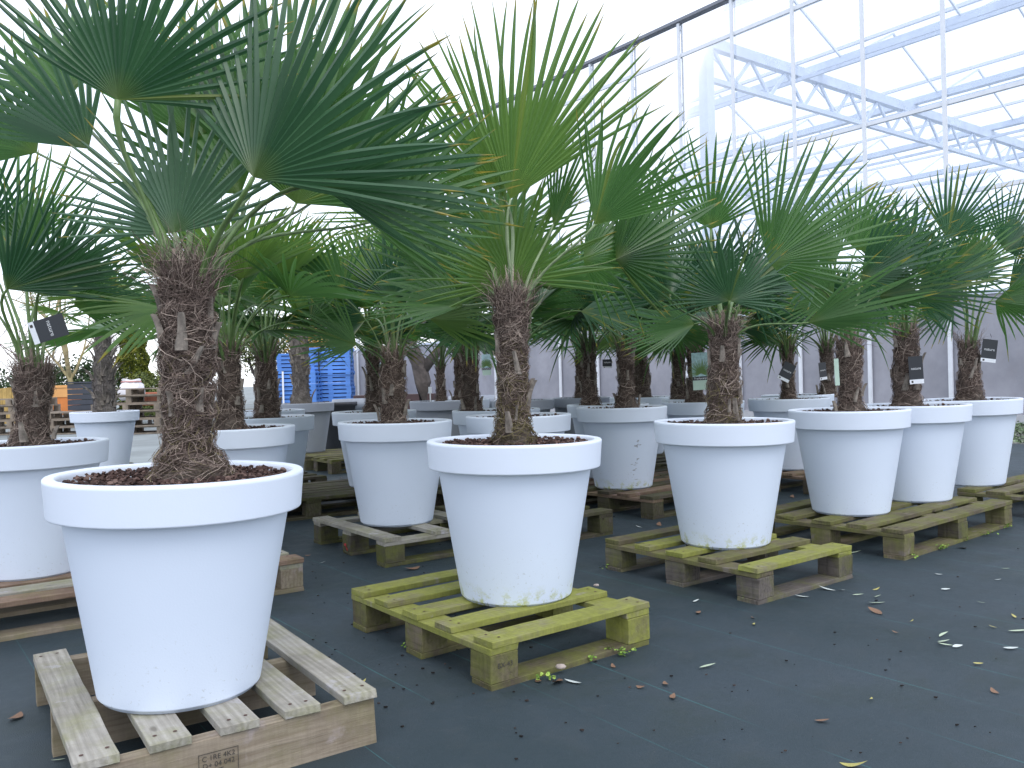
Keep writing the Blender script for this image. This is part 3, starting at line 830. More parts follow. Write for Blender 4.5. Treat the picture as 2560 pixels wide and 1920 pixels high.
J, jtop = palm_at("small palm far left whose trunk is covered in short grey stubs", -3.635, 7.6, S2, .80, .088, .060, 43, 600, 46, wd=.0018, shag=.6, kickr=(.3, 1.0), fmat=M_fibg, flare=.2)
crown(J, jtop, 11, random.Random(44), .42, .42, 80, -5, (L_mid, L_lite))
clone(g1, "extra palm crown seen between the nearest and the middle palm", -1.9, 6.6, S2, 1.35, 3.9)
clone(g2, "little palm with a slim trunk in the wide grey planter", back['X'][1] + .02, 8.2, S2, .95, .5)
clone(g3, "palm in the rear row behind the middle foreground planter", back['Q'][1] - .6, 8.4, S2, 1.1, 1.9)
clone(g2, "thin palm by the glass wall in the greyish planter", back['R'][1], 8.0, S2, .95, 5.5)
clone(g1, "palm at the back between the middle and the right of centre palms", 1.15, 7.6, S2, 1.25, .4)
# planters of the two extra palms stand hidden behind the front rows
planter("hidden planter of the palm between the nearest and middle palms", -1.9, 6.6); planter("hidden planter in the rear row, middle", back['Q'][1] - .6, 8.4); planter("hidden planter in the rear row, right of centre", 1.15, 7.6)
# tall grey trunk before the blue pallets
Mt, mtop = palm_at("tall palm with a bare smooth grey trunk in front of the blue pallet stacks", back['M'][1] - .05, 8.75, S2, .92, .090, .082, 41, 350, 22, wd=.0016, shag=.35, fmat=M_fibg, kickr=(.1, .5))
crown(Mt, mtop, 13, random.Random(42), .5, .45, 75, -10, (L_dark, L_mid))

# ------------------------------------------------------------------ pallets
def board(name, parent, x0, x1, y0, y1, z0, z1, mt, r, jz=0.0015, nails=None):
    """box with its long side along local X of its own object, so that the grain follows it"""
    along_y = (y1 - y0) > (x1 - x0)
    cx, cy, cz = (x0 + x1) / 2, (y0 + y1) / 2, (z0 + z1) / 2
    ln, wd = (y1 - y0, x1 - x0) if along_y else (x1 - x0, y1 - y0)
    V = []; F = []; n = 10
    for i in range(n + 1):
        x = -ln / 2 + ln * i / n
        e = .0009
        wv = [r.uniform(-e, e) for _ in range(2)]; zz = r.uniform(-jz, jz) * .4
        if i in (0, n): xo = [r.uniform(-.003, .003) for _ in range(4)]
        else: xo = [0] * 4
        V += [(x + xo[0], -wd / 2 + wv[0], -(z1 - z0) / 2), (x + xo[1], wd / 2 + wv[1], -(z1 - z0) / 2), (x + xo[2], wd / 2 + wv[1], (z1 - z0) / 2 + zz), (x + xo[3], -wd / 2 + wv[0], (z1 - z0) / 2 + zz)]
    for i in range(n):
        for j in range(4):
            a = i * 4 + j; b = i * 4 + (j + 1) % 4; F.append((a, a + 4, b + 4, b))
    F.append((0, 1, 2, 3)); F.append((n * 4 + 3, n * 4 + 2, n * 4 + 1, n * 4))
    mats = [mt, M_nail]; mi = [0] * len(F)
    if nails:
        for s in (-1, 1):
            for q in (-.25, .25):
                p = (s * (ln / 2 - .035) + r.uniform(-.008, .008), q * wd + r.uniform(-.006, .006), (z1 - z0) / 2 + .0012); k0 = len(V)
                for j in range(6): V.append((p[0] + .0045 * math.cos(j * 1.047), p[1] + .0045 * math.sin(j * 1.047), p[2]))
                F.append(tuple(range(k0, k0 + 6))); mi.append(1)
    o = mesh(name, V, F, None, parent, mats=mats, mi=mi)
    o.location = (cx, cy, cz); o.rotation_euler.z = (math.pi / 2 if along_y else 0) + r.gauss(0, .004)
    return bevel(o, .0014, 1)

def pallet(label, N, yaw, a, b, wd, wb, seed, kind='b', nb=5, bw=.092, hp=.132, nblk=2, nails=True, z0=0.002, ends=None):
    """local x runs along b (to the right corner), y along a (to the left corner)"""
    r = random.Random(seed)
    t = thing("pallet", label, "pallet", (N[0], N[1], z0), yaw, "wooden pallets under the planters")
    th = .0185
    if kind == 'b':                                   # deck boards along x
        for i in range(nb):
            y = (a - bw) * i / (nb - 1) + (r.uniform(-.012, .012) if 0 < i < nb - 1 else 0)
            board("deck_board", t, r.uniform(-.004, .006), b + r.uniform(-.006, .004), y, y + bw, hp - th, hp, wd[i % len(wd)], r, nails=nails)
        for i in range(nblk):
            x = (b - .095) * i / (nblk - 1)
            board("cross_board", t, x, x + .095, 0.002, a - .002, hp - 2 * th, hp - th - .0006, wd[(i + 1) % len(wd)], r)
            for y in (0.001, (a - .1) / 2, a - .101):
                board("block", t, x + .002, x + .094, y, y + .098, th, hp - 2 * th - .0006, wb[(i + seed) % len(wb)], r)
        for y in (0.002, (a - .1) / 2 + .002, a - .099):
            board("base_board", t, 0, b, y, y + .094, 0, th - .0006, wb[0], r)
    elif kind == 'a':                                 # deck boards along y, stringer boards along x on blocks
        for i in range(nb):
            x = (b - bw) * i / (nb - 1)
            board("deck_board", t, x, x + bw, r.uniform(-.005, .005), a + r.uniform(-.005, .005), hp - th, hp, wd[i % len(wd)], r, nails=nails)
        for y in (0.001, (a - .095) / 2, a - .096):
            board("cross_board", t, 0.002, b - .002, y, y + .09, hp - 2 * th, hp - th - .0006, wd[1 % len(wd)], r)
            for i in range(nblk):
                x = (b - .1) * i / (nblk - 1)
                board("block", t, x + .001, x + .099, y, y + .092, th, hp - 2 * th - .0006, wb[(i) % len(wb)], r)
            board("base_board", t, 0, b, y + .002, y + .09, 0, th - .0006, wb[0], r)
    else:                                             # solid stringers
        for i in range(nb):
            x = (b - bw) * i / (nb - 1)
            board("deck_board", t, x, x + bw, -.004, a + .004, hp - th, hp, wd[i % len(wd)], r, nails=nails)
        for y in (0.002, a / 2 - .02, a - .042):
            board("stringer", t, 0.002, b - .002, y, y + .04, 0, hp - th - .0006, wb[0], r)
    return t

palA = pallet("pale grey pallet with wide gaps and a solid front beam, nearest to the camera", (-.848, 1.607), .596, .808, .624, [W_grey], [W_side], 1, 'c', bw=.080, hp=.128)
palB = pallet("bright yellow green mossy square pallet in the middle foreground", (-.077, 2.258), .65, .81, .605, [W_moss], [W_moss2, W_moss], 2, 'b', bw=.088)
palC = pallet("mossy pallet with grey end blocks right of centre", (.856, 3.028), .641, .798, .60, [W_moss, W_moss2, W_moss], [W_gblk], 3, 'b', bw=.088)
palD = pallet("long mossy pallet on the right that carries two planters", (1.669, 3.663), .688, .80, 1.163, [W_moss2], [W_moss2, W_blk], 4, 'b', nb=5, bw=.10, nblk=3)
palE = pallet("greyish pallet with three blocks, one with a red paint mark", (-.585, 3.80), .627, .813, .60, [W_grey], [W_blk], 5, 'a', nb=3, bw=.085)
palI = pallet("brownish pallet under the planter cut off by the left edge", (-1.843, 2.743), .61, .8, 1.2, [W_brown, W_grey], [W_side], 6, 'b', nb=6, bw=.10, nblk=3)
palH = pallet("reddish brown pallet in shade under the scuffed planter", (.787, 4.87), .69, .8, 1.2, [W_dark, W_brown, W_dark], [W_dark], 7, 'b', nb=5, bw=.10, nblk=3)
gn = Vector((2.54, 4.89, 0)) - LD * .8
palG = pallet("mossy pallet under the rightmost planter", (gn.x, gn.y), .66, .8, 1.2, [W_moss2], [W_blk], 8, 'b', nb=5, bw=.10, nblk=3)
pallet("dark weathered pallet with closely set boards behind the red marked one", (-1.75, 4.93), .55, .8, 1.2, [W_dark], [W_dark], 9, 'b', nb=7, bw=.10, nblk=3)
pallet("pallet hidden under the planter behind the nearest palm", (-1.58, 3.50), .65, .8, .6, [W_brown], [W_blk], 10, 'b')
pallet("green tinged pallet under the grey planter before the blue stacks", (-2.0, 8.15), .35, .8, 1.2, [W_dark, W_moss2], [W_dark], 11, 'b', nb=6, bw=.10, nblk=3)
pallet("mossy pallet corner seen left of the red marked pallet's planter, far back", (-1.66, 7.75), .60, .8, 1.2, [W_moss2], [W_dark], 12, 'b', nb=5, bw=.1, nblk=3)
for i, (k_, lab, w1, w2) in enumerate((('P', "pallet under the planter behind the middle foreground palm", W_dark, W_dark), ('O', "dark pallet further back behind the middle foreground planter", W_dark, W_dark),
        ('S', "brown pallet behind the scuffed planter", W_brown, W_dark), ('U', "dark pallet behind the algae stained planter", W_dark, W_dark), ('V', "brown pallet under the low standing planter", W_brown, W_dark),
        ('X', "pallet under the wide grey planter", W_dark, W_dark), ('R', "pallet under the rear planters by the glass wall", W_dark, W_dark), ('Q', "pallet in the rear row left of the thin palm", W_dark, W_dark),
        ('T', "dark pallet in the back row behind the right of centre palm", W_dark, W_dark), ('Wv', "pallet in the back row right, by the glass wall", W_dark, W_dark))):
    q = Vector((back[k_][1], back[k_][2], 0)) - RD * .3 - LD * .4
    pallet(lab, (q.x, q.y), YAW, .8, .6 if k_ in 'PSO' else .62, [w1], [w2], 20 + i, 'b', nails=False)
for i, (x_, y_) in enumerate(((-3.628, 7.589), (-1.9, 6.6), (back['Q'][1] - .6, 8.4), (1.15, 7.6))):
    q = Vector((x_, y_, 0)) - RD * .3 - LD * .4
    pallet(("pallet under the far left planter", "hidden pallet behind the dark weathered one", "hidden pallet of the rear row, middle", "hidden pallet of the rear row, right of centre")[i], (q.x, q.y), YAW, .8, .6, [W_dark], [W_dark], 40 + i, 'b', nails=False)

# ------------------------------------------------------------------ writing
def text_mesh(name, s, size, mt, parent, M, font_shear=0):
    c = bpy.data.curves.new(name, 'FONT'); c.body = s; c.size = size; c.align_x = 'CENTER'; c.align_y = 'CENTER'; c.shear = font_shear; c.resolution_u = 3
    o = bpy.data.objects.new(name, c); C.objects.link(o)
    dg = bpy.context.evaluated_depsgraph_get(); me = bpy.data.meshes.new_from_object(o.evaluated_get(dg))
    C.objects.unlink(o); bpy.data.objects.remove(o); bpy.data.curves.remove(c)
    me.materials.clear(); me.materials.append(mt)
    q = bpy.data.objects.new(name, me); C.objects.link(q); q.parent = parent; q.matrix_local = M
    return q

FRONT = Matrix.Rotation(math.pi / 2, 4, 'X')
# treatment stamp burnt into the front beam of the nearest pallet, and one on the mossy corner block
st = [c for c in kids(palA) if c.name.startswith("stringer")][0]
MS = Matrix.Translation((-.045, -.0222, .0)) @ FRONT
text_mesh("stamp_text", "C 1RE 4K2\nD+ 04 042\nHT", .015, M_ink, st, MS)
fr = MB(); 
for (x0, z0, x1, z1) in ((-.085, .026, -.005, .026), (-.085, -.03, -.005, -.03), (-.085, -.03, -.085, .026), (-.005, -.03, -.005, .026)):
    fr.box((min(x0, x1) - .0005, -.0226, min(z0, z1) - .0005), (max(x0, x1) + .0005, -.0220, max(z0, z1) + .0005))
fr.build("stamp_frame", M_ink, st)
blk = [c for c in kids(palB) if c.name.startswith("block")][0]
# the block's long side is its local x; it lies on the pallet's y axis
ry = Matrix.Rotation(-blk.rotation_euler.z, 4, 'Z')
text_mesh("stamp_text", "BX-43", .020, M_ink, blk, ry @ Matrix.Translation((0, -.0512, .008)) @ FRONT)
# red and white paint mark on the middle block's left face of the pallet behind
blks = [c for c in kids(palE) if c.name.startswith("block")]
bm_ = blks[2]
M_red = simple("red_paint", (0.45, 0.04, 0.05), 0.7, 0.3, 30)
mb = MB(); ryE = Matrix.Rotation(-bm_.rotation_euler.z, 4, 'Z')
for k_, (y_, z_, w_, h_) in enumerate(((0, -.018, .012, .016), (.012, -.010, .008, .010), (-.008, -.030, .008, .010))):
    mb.box((-.0535, y_ - w_ / 2, z_ - h_ / 2), (-.0515, y_ + w_ / 2, z_ + h_ / 2), ryE, .003, random.Random(k_))
mb.build("paint_mark", M_red, bm_)

def card(label, cpx, cpy, Yd, w_, h_, rot, yawc, style, txt="nature"):
    """hanging plant card, centre seen at photo pixel (2560 wide)"""
    p = PY(cpx, cpy, Yd)
    t = thing("plant_card", label, "plant label", p, 0, "hanging plant cards")
    t.rotation_euler = (0, math.radians(-rot), math.radians(yawc))
    base = {'black': M_card, 'mint': M_cardg, 'photo': M_cardg}[style]
    b = MB().box((-w_ / 2, -.0006, -h_ / 2), (w_ / 2, .0006, h_ / 2)); b.build("card_board", base, t)
    if style == 'black':
        MB().box((-w_ / 2, -.0012, -h_ / 2), (w_ / 2, -.0007, -h_ / 2 + h_ * .16)).build("white_strip", M_cardw, t)
        text_mesh("card_text", txt, w_ * .27, M_whink, t, Matrix.Translation((0, -.0014, .008)) @ FRONT)
        MB().box((-w_ * .38, -.0018, -h_ * .46), (-w_ * .25, -.0014, -h_ * .38)).build("printed_square", M_ink, t)
    if style == 'photo':
        MB().box((-w_ / 2, -.0012, -h_ * .22), (w_ / 2, -.0007, h_ / 2)).build("picture", simple("picture_sky", (0.34, 0.50, 0.52), .5, .3, 60), t)
        V, F, T = blade_mesh(Vector((0, 0, 1)), Vector((0, -1, 0)), w_ * .80, 230, random.Random(2), cup=0, droop=0, rows=4, brk=0)
        V = [Vector((v.x, -.0016 + v.y * .02, v.z - h_ * .06)) for v in V]
        mesh("picture_palm", V, F, L_lite, t, attr=T)
        MB().box((-w_ / 2, -.0020, -h_ * .24), (w_ / 2, -.0013, -h_ * .14)).build("caption_strip", M_card, t)
        text_mesh("card_text", "Trachycarpus", w_ * .16, M_whink, t, Matrix.Translation((0, -.0024, -h_ * .19)) @ FRONT)
    tie = MB().tube([Vector((0, 0, h_ / 2 - .004)), Vector((.003, -.001, h_ / 2 + .015)), Vector((-.004, .004, h_ / 2 + .035))], .0012, 5); tie.build("tie", M_tie, t)
    return t
card("tilted black card with white lettering among the stalks of the left edge palm", 121, 822, 3.20, .085, .128, -73, 8, 'black', "nature")
card("pale mint card at the right side of the middle foreground palm's trunk", 1306, 922, 2.84, .020, .085, 2, 0, 'mint')
card("small card with a palm picture left of the middle foreground palm's trunk", 1216, 912, 2.95, .030, .072, 2, 0, 'photo')
card("large card with a palm picture and caption behind the right of centre palm", 1752, 928, 5.6, .115, .245, 2, 5, 'photo')
card("tilted square black card on the palm of the low standing planter", 1967, 930, 5.95, .085, .13, -28, 0, 'black')
card("narrow black card turned sideways on the palm at the back by the glass", 2057, 928, 6.6, .075, .135, 6, 25, 'black')
card("black card pressed on the dark trunk of the palm behind the long pallet's front one", 2290, 925, 4.48, .075, .145, 3, 0, 'black')
card("black card hanging clear at the right side of the rightmost palm", 2473, 877, 5.05, .09, .135, -8, 0, 'black')
card("folded green card in front of the trunk on the long mossy pallet", 2092, 930, 4.12, .022, .13, 2, 0, 'mint')
card("small black card between the two trunks at the scuffed planter", 1518, 909, 5.5, .06, .055, 0, 0, 'black')
# white plant stake
stx = PY(1076, 1000, 8.05); t = thing("plant_stake", "thin white plant stake in the wide grey planter", "plant label", (stx.x, 8.05, SOIL))
MB().box((-.006, -.002, 0), (.006, .002, .10)).build("stem", M_cardw, t); MB().box((-.016, -.003, .095), (.016, .003, .155)).build("tag_head", M_cardw, t)

# ------------------------------------------------------------------ glasshouse
M_alu = simple("white_aluminium", (0.72, 0.75, 0.80), 0.4, 0.05)
M_steel = simple("haze_pale_steel", (0.60, 0.67, 0.78), 0.5, 0.12, 3)  # pale blue puts haze and overexposure into the steel's colour
M_eave = simple("dark_eave", (0.19, 0.205, 0.24), 0.5, 0.1)
def glass_mat(name, milk, col=(0.86, 0.91, 1.0), fres=True):
    q, n, bs = mat(name); n.nodes.remove(bs)
    tr = n.nodes.new("ShaderNodeBsdfTransparent"); tr.inputs[0].default_value = (0.97, 0.98, 1, 1)
    tl = n.nodes.new("ShaderNodeBsdfTranslucent"); tl.inputs[0].default_value = (*col, 1)
    df = n.nodes.new("ShaderNodeBsdfDiffuse"); df.inputs[0].default_value = (*col, 1)
    gl = n.nodes.new("ShaderNodeBsdfGlossy"); gl.inputs["Roughness"].default_value = 0.02
    m1 = n.nodes.new("ShaderNodeMixShader"); m1.inputs[0].default_value = .5; n.links.new(tl.outputs[0], m1.inputs[1]); n.links.new(df.outputs[0], m1.inputs[2])
    m2 = n.nodes.new("ShaderNodeMixShader"); nz = noise_n(n, .6, 6, coord(n), .65)
    r = ramp(n, nz.outputs[0], [(.35, (milk * .6,) * 3), (.7, (milk * 1.5,) * 3)]); n.links.new(r.outputs[0], m2.inputs[0])
    n.links.new(tr.outputs[0], m2.inputs[1]); n.links.new(m1.outputs[0], m2.inputs[2])
    m3 = n.nodes.new("ShaderNodeMixShader"); fr_ = n.nodes.new("ShaderNodeFresnel"); fr_.inputs[0].default_value = 1.45
    n.links.new(fr_.outputs[0], m3.inputs[0]); n.links.new(m2.outputs[0], m3.inputs[1]); n.links.new(gl.outputs[0], m3.inputs[2])
    n.links.new((m3 if fres else m2).outputs[0], n.nodes["Material Output"].inputs[0])
    return q
M_glass = glass_mat("hazy_glass", .30, (0.70, 0.80, 0.97)); M_glass2 = glass_mat("roof_glass", .04, fres=False)
def panel_mat():
    q, n, bs = mat("grey_lower_panel")
    c = coord(n); t = noise_n(n, .9, 7, c, .65); t2 = noise_n(n, 6, 8, coord(n, scale=(1, 1, .5)), .7)
    r = ramp(n, t.outputs[0], [(.3, (0.22, 0.225, 0.26)), (.7, (0.37, 0.37, 0.42))])
    col = mixc(n, ramp(n, t2.outputs[0], [(.5, (0, 0, 0)), (.8, (.5, .5, .5))]).outputs[0], r.outputs[0], (0.26, 0.25, 0.27))
    n.links.new(col, bs.inputs["Base Color"]); bs.inputs["Roughness"].default_value = .35
    return q
GH = thing("glasshouse", "large commercial glasshouse with white mullions, hazy glass and grey lower panels", "glasshouse", (0, 0, 0), YAW)
U, V0, V1, HT, GZ = 13.0, 2.4, 27.0, 7.8, 1.9
pm_ = panel_mat(); v = V0
while v < V1:
    MB().box((U + .03, v, .12), (U + .06, min(V1, v + 2.57), GZ - .03)).build("lower_panel", pm_, GH); v += 2.58
MB().box((U - .05, V0, 0), (U + .08, V1, .118)).build("plinth", simple("plinth_concrete", (.45, .46, .48), .8, .2, 4), GH)
vs = [10.1 + k_ * 1.29 for k_ in range(-5, 13)]
for v in vs:
    MB().box((U - .035, v - .03, .118), (U + .0, v + .03, HT - .05)).build("mullion", M_alu, GH)
for z_, h_ in ((GZ, .06), (3.4, .05), (4.78, .06), (7.12, .07)):
    MB().box((U + .002, V0, z_ - h_ / 2), (U + .07, V1, z_ + h_ / 2)).build("transom", M_alu if z_ > 2 else M_steel, GH)
for k_ in range(len(vs) - 1):
    mesh("glass_pane", [(U + .02, vs[k_] + .03, GZ + .03), (U + .02, vs[k_ + 1] - .03, GZ + .03), (U + .02, vs[k_ + 1] - .03, HT - .05), (U + .02, vs[k_] + .03, HT - .05)], [(0, 1, 2, 3)], M_glass, GH)
MB().box((U - .06, V0, HT - .03), (U + .14, V1, HT + .03)).build("eave_gutter", M_eave, GH)
SP = 4.3
for v in (11.2 - 8.6, 11.2, 11.2 + 8.6):
    MB().box((U + .45, v - .11, .01), (U + .67, v + .11, HT - .1)).build("column", M_steel, GH)
    tr = MB(); ue = U + 26
    tr.bar((U + .67, v, 7.45), (ue, v, 7.45), .16, .22); tr.bar((U + .67, v, 6.72), (ue, v, 6.72), .10, .10)
    x = U + .8; k_ = 0
    while x < ue - .6:
        tr.bar((x, v, 6.76 if k_ % 2 else 7.34), (x + .55, v, 7.34 if k_ % 2 else 6.76), .05, .07); x += .62; k_ += 1
    tr.build("truss", M_steel, GH)
for k_ in range(1, 7):
    ug = U + .1 + k_ * SP
    MB().box((ug - .10, V0, 7.58), (ug + .10, V1, 7.74)).build("roof_gutter", M_steel, GH)
for k_ in range(6):
    u0 = U + .1 + k_ * SP; um = u0 + SP / 2; u1 = u0 + SP
    mesh("roof_glass", [(u0 + .1, V0, 7.76), (u0 + .1, V1, 7.76), (um, V1, 8.75), (um, V0, 8.75), (u1 - .1, V0, 7.76), (u1 - .1, V1, 7.76)], [(0, 3, 2, 1), (3, 4, 5, 2)], M_glass2, GH)
    MB().box((um - .04, V0, 8.78), (um + .04, V1, 8.86)).build("ridge_bar", M_alu, GH)
    rb = MB(); v = V0 + .4
    while v < V1:
        rb.bar((u0 + .1, v, 7.73), (um, v, 8.72), .035, .05); rb.bar((um, v, 8.72), (u1 - .1, v, 7.73), .035, .05); v += 2.58
    rb.build("glazing_bar", M_alu, GH)
# screen wire and purlins half way
for k_ in (.5, 1.5, 2.5, 3.5):
    MB().box((U + k_ * SP + 1.0, V0, 7.05), (U + k_ * SP + 1.06, V1, 7.12)).build("purlin", M_steel, GH)

# ------------------------------------------------------------------ background trees and yard
def leaf_cloud(rnd, n, size, fn, flat=.5):
    V = []; F = []; T = []
    for _ in range(n):
        c, out_ = fn()
        d = Vector((rnd.gauss(0, 1), rnd.gauss(0, 1), rnd.gauss(0, 1))).normalized(); d = (d + out_ * flat).normalized()
        s = d.cross(Vector((rnd.gauss(0, 1), rnd.gauss(0, 1), rnd.gauss(0, 1)))).normalized(); t = rnd.random()
        z = size * rnd.uniform(.6, 1.4); n0 = len(V); u = d.cross(s)
        V += [c - s * z, c + u * z * .5, c + s * z, c - u * z * .5]; T += [(t, .5, 0, 1)] * 4; F.append((n0, n0 + 1, n0 + 2, n0 + 3))
    return V, F, T
def fol(name, a, b, c3):
    q = fib(name, a, b, c3); q.node_tree.nodes["Principled BSDF"].inputs["Roughness"].default_value = .6; return q
F_yew = fol("golden_yew_foliage", (0.03, 0.045, 0.008), (0.12, 0.15, 0.02), (0.30, 0.31, 0.05))
F_bush = fol("dark_bush_foliage", (0.012, 0.03, 0.012), (0.045, 0.08, 0.03), (0.10, 0.15, 0.06))
F_aut = fol("autumn_foliage", (0.16, 0.13, 0.03), (0.38, 0.25, 0.06), (0.6, 0.42, 0.14))
F_grn = fol("green_foliage", (0.04, 0.06, 0.015), (0.11, 0.14, 0.04), (0.20, 0.22, 0.07))
F_olive = fol("olive_foliage", (0.02, 0.03, 0.02), (0.06, 0.085, 0.06), (0.15, 0.19, 0.14))
M_bark = simple("pale_bark", (0.30, 0.25, 0.13), .9, .35, 5); M_barkd = simple("dark_bark", (0.06, 0.05, 0.045), .9, .4, 12, bmp=.5)
M_twig = simple("bare_twigs", (0.26, 0.20, 0.19), .9, .2, 5)

def bush(name, label, cat, px, ybase, Yd, w_, h_, n, size, mt, seed, shape=0, group=None):
    r = random.Random(seed); p = PY(px, 980, Yd)
    t = thing(name, label, cat, (p.x, p.y, 0), 0, group)
    lobes = [(Vector((r.gauss(0, w_ * .28), r.gauss(0, w_ * .28), h_ * r.uniform(.25, .8))), r.uniform(.18, .34) * w_) for _ in range(16)]
    def f():
        if shape == 1:      # column, pointed
            z = r.random() ** .8; rad = w_ / 2 * (1 - .85 * max(0, z - .45) ** 1.3) * (1 + .12 * math.sin(z * 30)); an = r.uniform(0, 6.28)
            rad *= .8 + .2 * math.sin(an * 7 + z * 3) ; rr = rad * (1 - .22 * r.random() ** 2)
            return Vector((rr * math.cos(an), rr * math.sin(an), z * h_)), Vector((math.cos(an), math.sin(an), .6))
        c, rr = r.choice(lobes); d = Vector((r.gauss(0, 1), r.gauss(0, 1), r.gauss(0, 1))).normalized()
        q = c + d * rr * (1 - .4 * r.random() ** 2); q.z = max(.05, q.z)
        return q, d
    V, F, T = leaf_cloud(r, n, size, f); mesh("crown", V, F, mt, t, attr=T)
    MB().tube([(0, 0, 0), (0.02, 0, h_ * .5)], [.05, .02], 6).build("trunk", M_barkd, t)
    return t
bush("yew_tree", "golden green upright yew column at the left background", "tree", 337, 1010, 24, .95, 2.45, 22000, .034, F_yew, 51, 1)
bush("shrub", "round dark leafy shrub behind the dark slatted box", "shrub", 205, 1000, 23, 1.6, 1.75, 6000, .045, F_bush, 52)
bush("shrub", "low rounded shrub right of the golden yew", "shrub", 385, 1010, 21, 1.0, 1.35, 4000, .035, F_grn, 53)
bush("shrub", "dark hedge like shrub at the far left edge", "shrub", -10, 1000, 24, 2.0, 1.7, 5000, .045, F_bush, 54)
bush("shrub", "low green shrub in front of the yew by the white sack", "shrub", 372, 1010, 19, .6, .75, 2500, .03, F_grn, 55)
def tree(label, px, Yd, h_, mt, seed, cw, n, size, trunk_r=.16, hue=M_barkd, crown_z=.35, bare=False):
    r = random.Random(seed); p = PY(px, 980, Yd); t = thing("tree", label, "tree", (p.x, p.y, 0), 0, "trees beyond the yard")
    mb = MB(); tips = []
    def grow(a, d, ln, rad, lv):
        pts = [a]; q = a.copy(); dd = d.copy()
        for i in range(5):
            dd = (dd + Vector((r.gauss(0, .12), r.gauss(0, .12), .04))).normalized(); q = q + dd * ln / 5; pts.append(q.copy())
        mb.tube(pts, [rad * (1 - .12 * i) for i in range(6)], 6 if lv < 2 else 4)
        if lv >= (5 if bare else 3): tips.append(q); return
        for k_ in range(3 if lv else 6):
            s = pts[r.randint(2, 5)]; nd = (dd * .6 + Vector((r.gauss(0, .6), r.gauss(0, .6), r.uniform(0, .5)))).normalized()
            grow(s, nd, ln * r.uniform(.5, .75), rad * .5, lv + 1)
        tips.append(q)
    grow(Vector((0, 0, 0)), Vector((0, 0, 1)), h_ * (.6 if bare else .45), trunk_r, 0)
    mb.build("trunk", hue, t, smooth=True)
    if mt:
        def f():
            c = r.choice(tips); d = Vector((r.gauss(0, 1), r.gauss(0, 1), r.gauss(0, .8)))
            return c + d * cw, d.normalized()
        V, F, T = leaf_cloud(r, n, size, f); mesh("crown", V, F, mt, t, attr=T)
    return t
tree("tall bare tree with a pale mossy trunk at the left background", 192, 22, 4.6, None, 61, 0, 0, 0, .085, M_bark, bare=True)
tree("autumn tree with orange yellow leaves behind the blue pallets", 800, 34, 4.6, F_aut, 62, .35, 5000, .06)
tree("yellowish tree right of the blue pallets", 935, 36, 4.8, F_aut, 63, .35, 4500, .06)
tree("sparse greenish tree left of the blue pallets", 655, 33, 4.0, F_grn, 64, .35, 4500, .06)
tree("thin autumn tree between the yew and the nearest palm's trunk", 560, 38, 4.4, F_aut, 65, .4, 3500, .06)
for i, (px, yd, hh) in enumerate(((60, 55, 6.0), (270, 60, 6), (420, 58, 5.5))):
    tree(("bare twiggy tree far off at the left edge", "bare twiggy tree far off behind the yew", "bare twiggy tree far off right of the yew")[i], px, yd, hh, None, 70 + i, 0, 0, 0, .10, M_twig, bare=True)

# olive tree trunks in a container behind
def olive(label, px, Yd, lean, seed):
    r = random.Random(seed); p = PY(px, 1000, Yd); t = thing("olive_tree", label, "tree", (p.x, p.y, 0))
    mb = MB(); mb.tube([(0, 0, 0), (.02, 0, .8), (-.05, 0, 1.15), (-.22 * lean, 0, 1.5)], [.17, .14, .13, .12], 8)
    mb.tube([(0, 0, 1.0), (.22, 0, 1.25), (.55, 0, 1.6), (.75, 0, 1.9)], [.11, .08, .06, .04], 7); mb.tube([(-.22 * lean, 0, 1.48), (-.5, 0, 1.9), (-.6, 0, 2.4)], [.12, .08, .05], 7)
    mb.build("trunk", M_barkd, t, smooth=True)
    cs = [Vector((r.uniform(-1.1, 1.1), r.uniform(-.4, .6), r.uniform(1.9, 2.9))) for _ in range(9)]
    def f():
        c = r.choice(cs); d = Vector((r.gauss(0, 1), r.gauss(0, 1), r.gauss(0, 1))); return c + d * .22, d.normalized()
    V, F, T = leaf_cloud(r, 7000, .025, f); mesh("crown", V, F, F_olive, t, attr=T)
olive("old olive tree with a thick dark forked trunk left of the white building", 1056, 14.5, 1, 81)

def pal_mesh(mt, name="pallet", L=1.2, Wd=.8, H=.14, seed=0):
    mb = MB(); r = random.Random(seed)
    for i in range(6): y = (Wd - .1) * i / 5; mb.box((0, y, H - .022), (L, y + .1, H))
    for x in (0, L / 2 - .05, L - .1):
        for y in (0, Wd / 2 - .05, Wd - .1): mb.box((x + .001, y + .001, .0225), (x + .099, y + .099, H - .0225))
    for y in (0, Wd / 2 - .05, Wd - .1): mb.box((0, y, 0), (L, y + .1, .022))
    return mb.build(name, mt)
M_blue = simple("blue_plastic", (0.09, 0.25, 0.66), .45, .18, 2)
M_blueshade = simple('blue_gap_shade', (0.012, 0.03, 0.12), .6, .1)  # very dark blue that paints shade into the slits of the stacks
def blue_pallet():
    mb = MB(); L, Wd, H = 1.2, 1.0, .15
    mb.box((.06, .06, .03), (L - .06, Wd - .06, H - .080))  # inner core added to close the slits, coloured as their shade
    for i in range(7): y = (Wd - .11) * i / 6; mb.box((0, y, H - .05), (L, y + .11, H))
    mb.box((-.004, -.004, H - .078), (L + .004, Wd + .004, H - .0505))
    for x in (0, L / 2 - .07, L - .14):
        for y in (0, Wd / 2 - .07, Wd - .14): mb.box((x + .001, y + .001, .028), (x + .139, y + .139, H - .0785))
    for y in (0, Wd / 2 - .06, Wd - .12): mb.box((0, y, 0), (L, y + .12, .0275))
    nf_ = len(mb.F); return mesh("blue_pallet", mb.V, mb.F, None, mats=[M_blue, M_blueshade], mi=[1] * 6 + [0] * (nf_ - 6))
bp = None
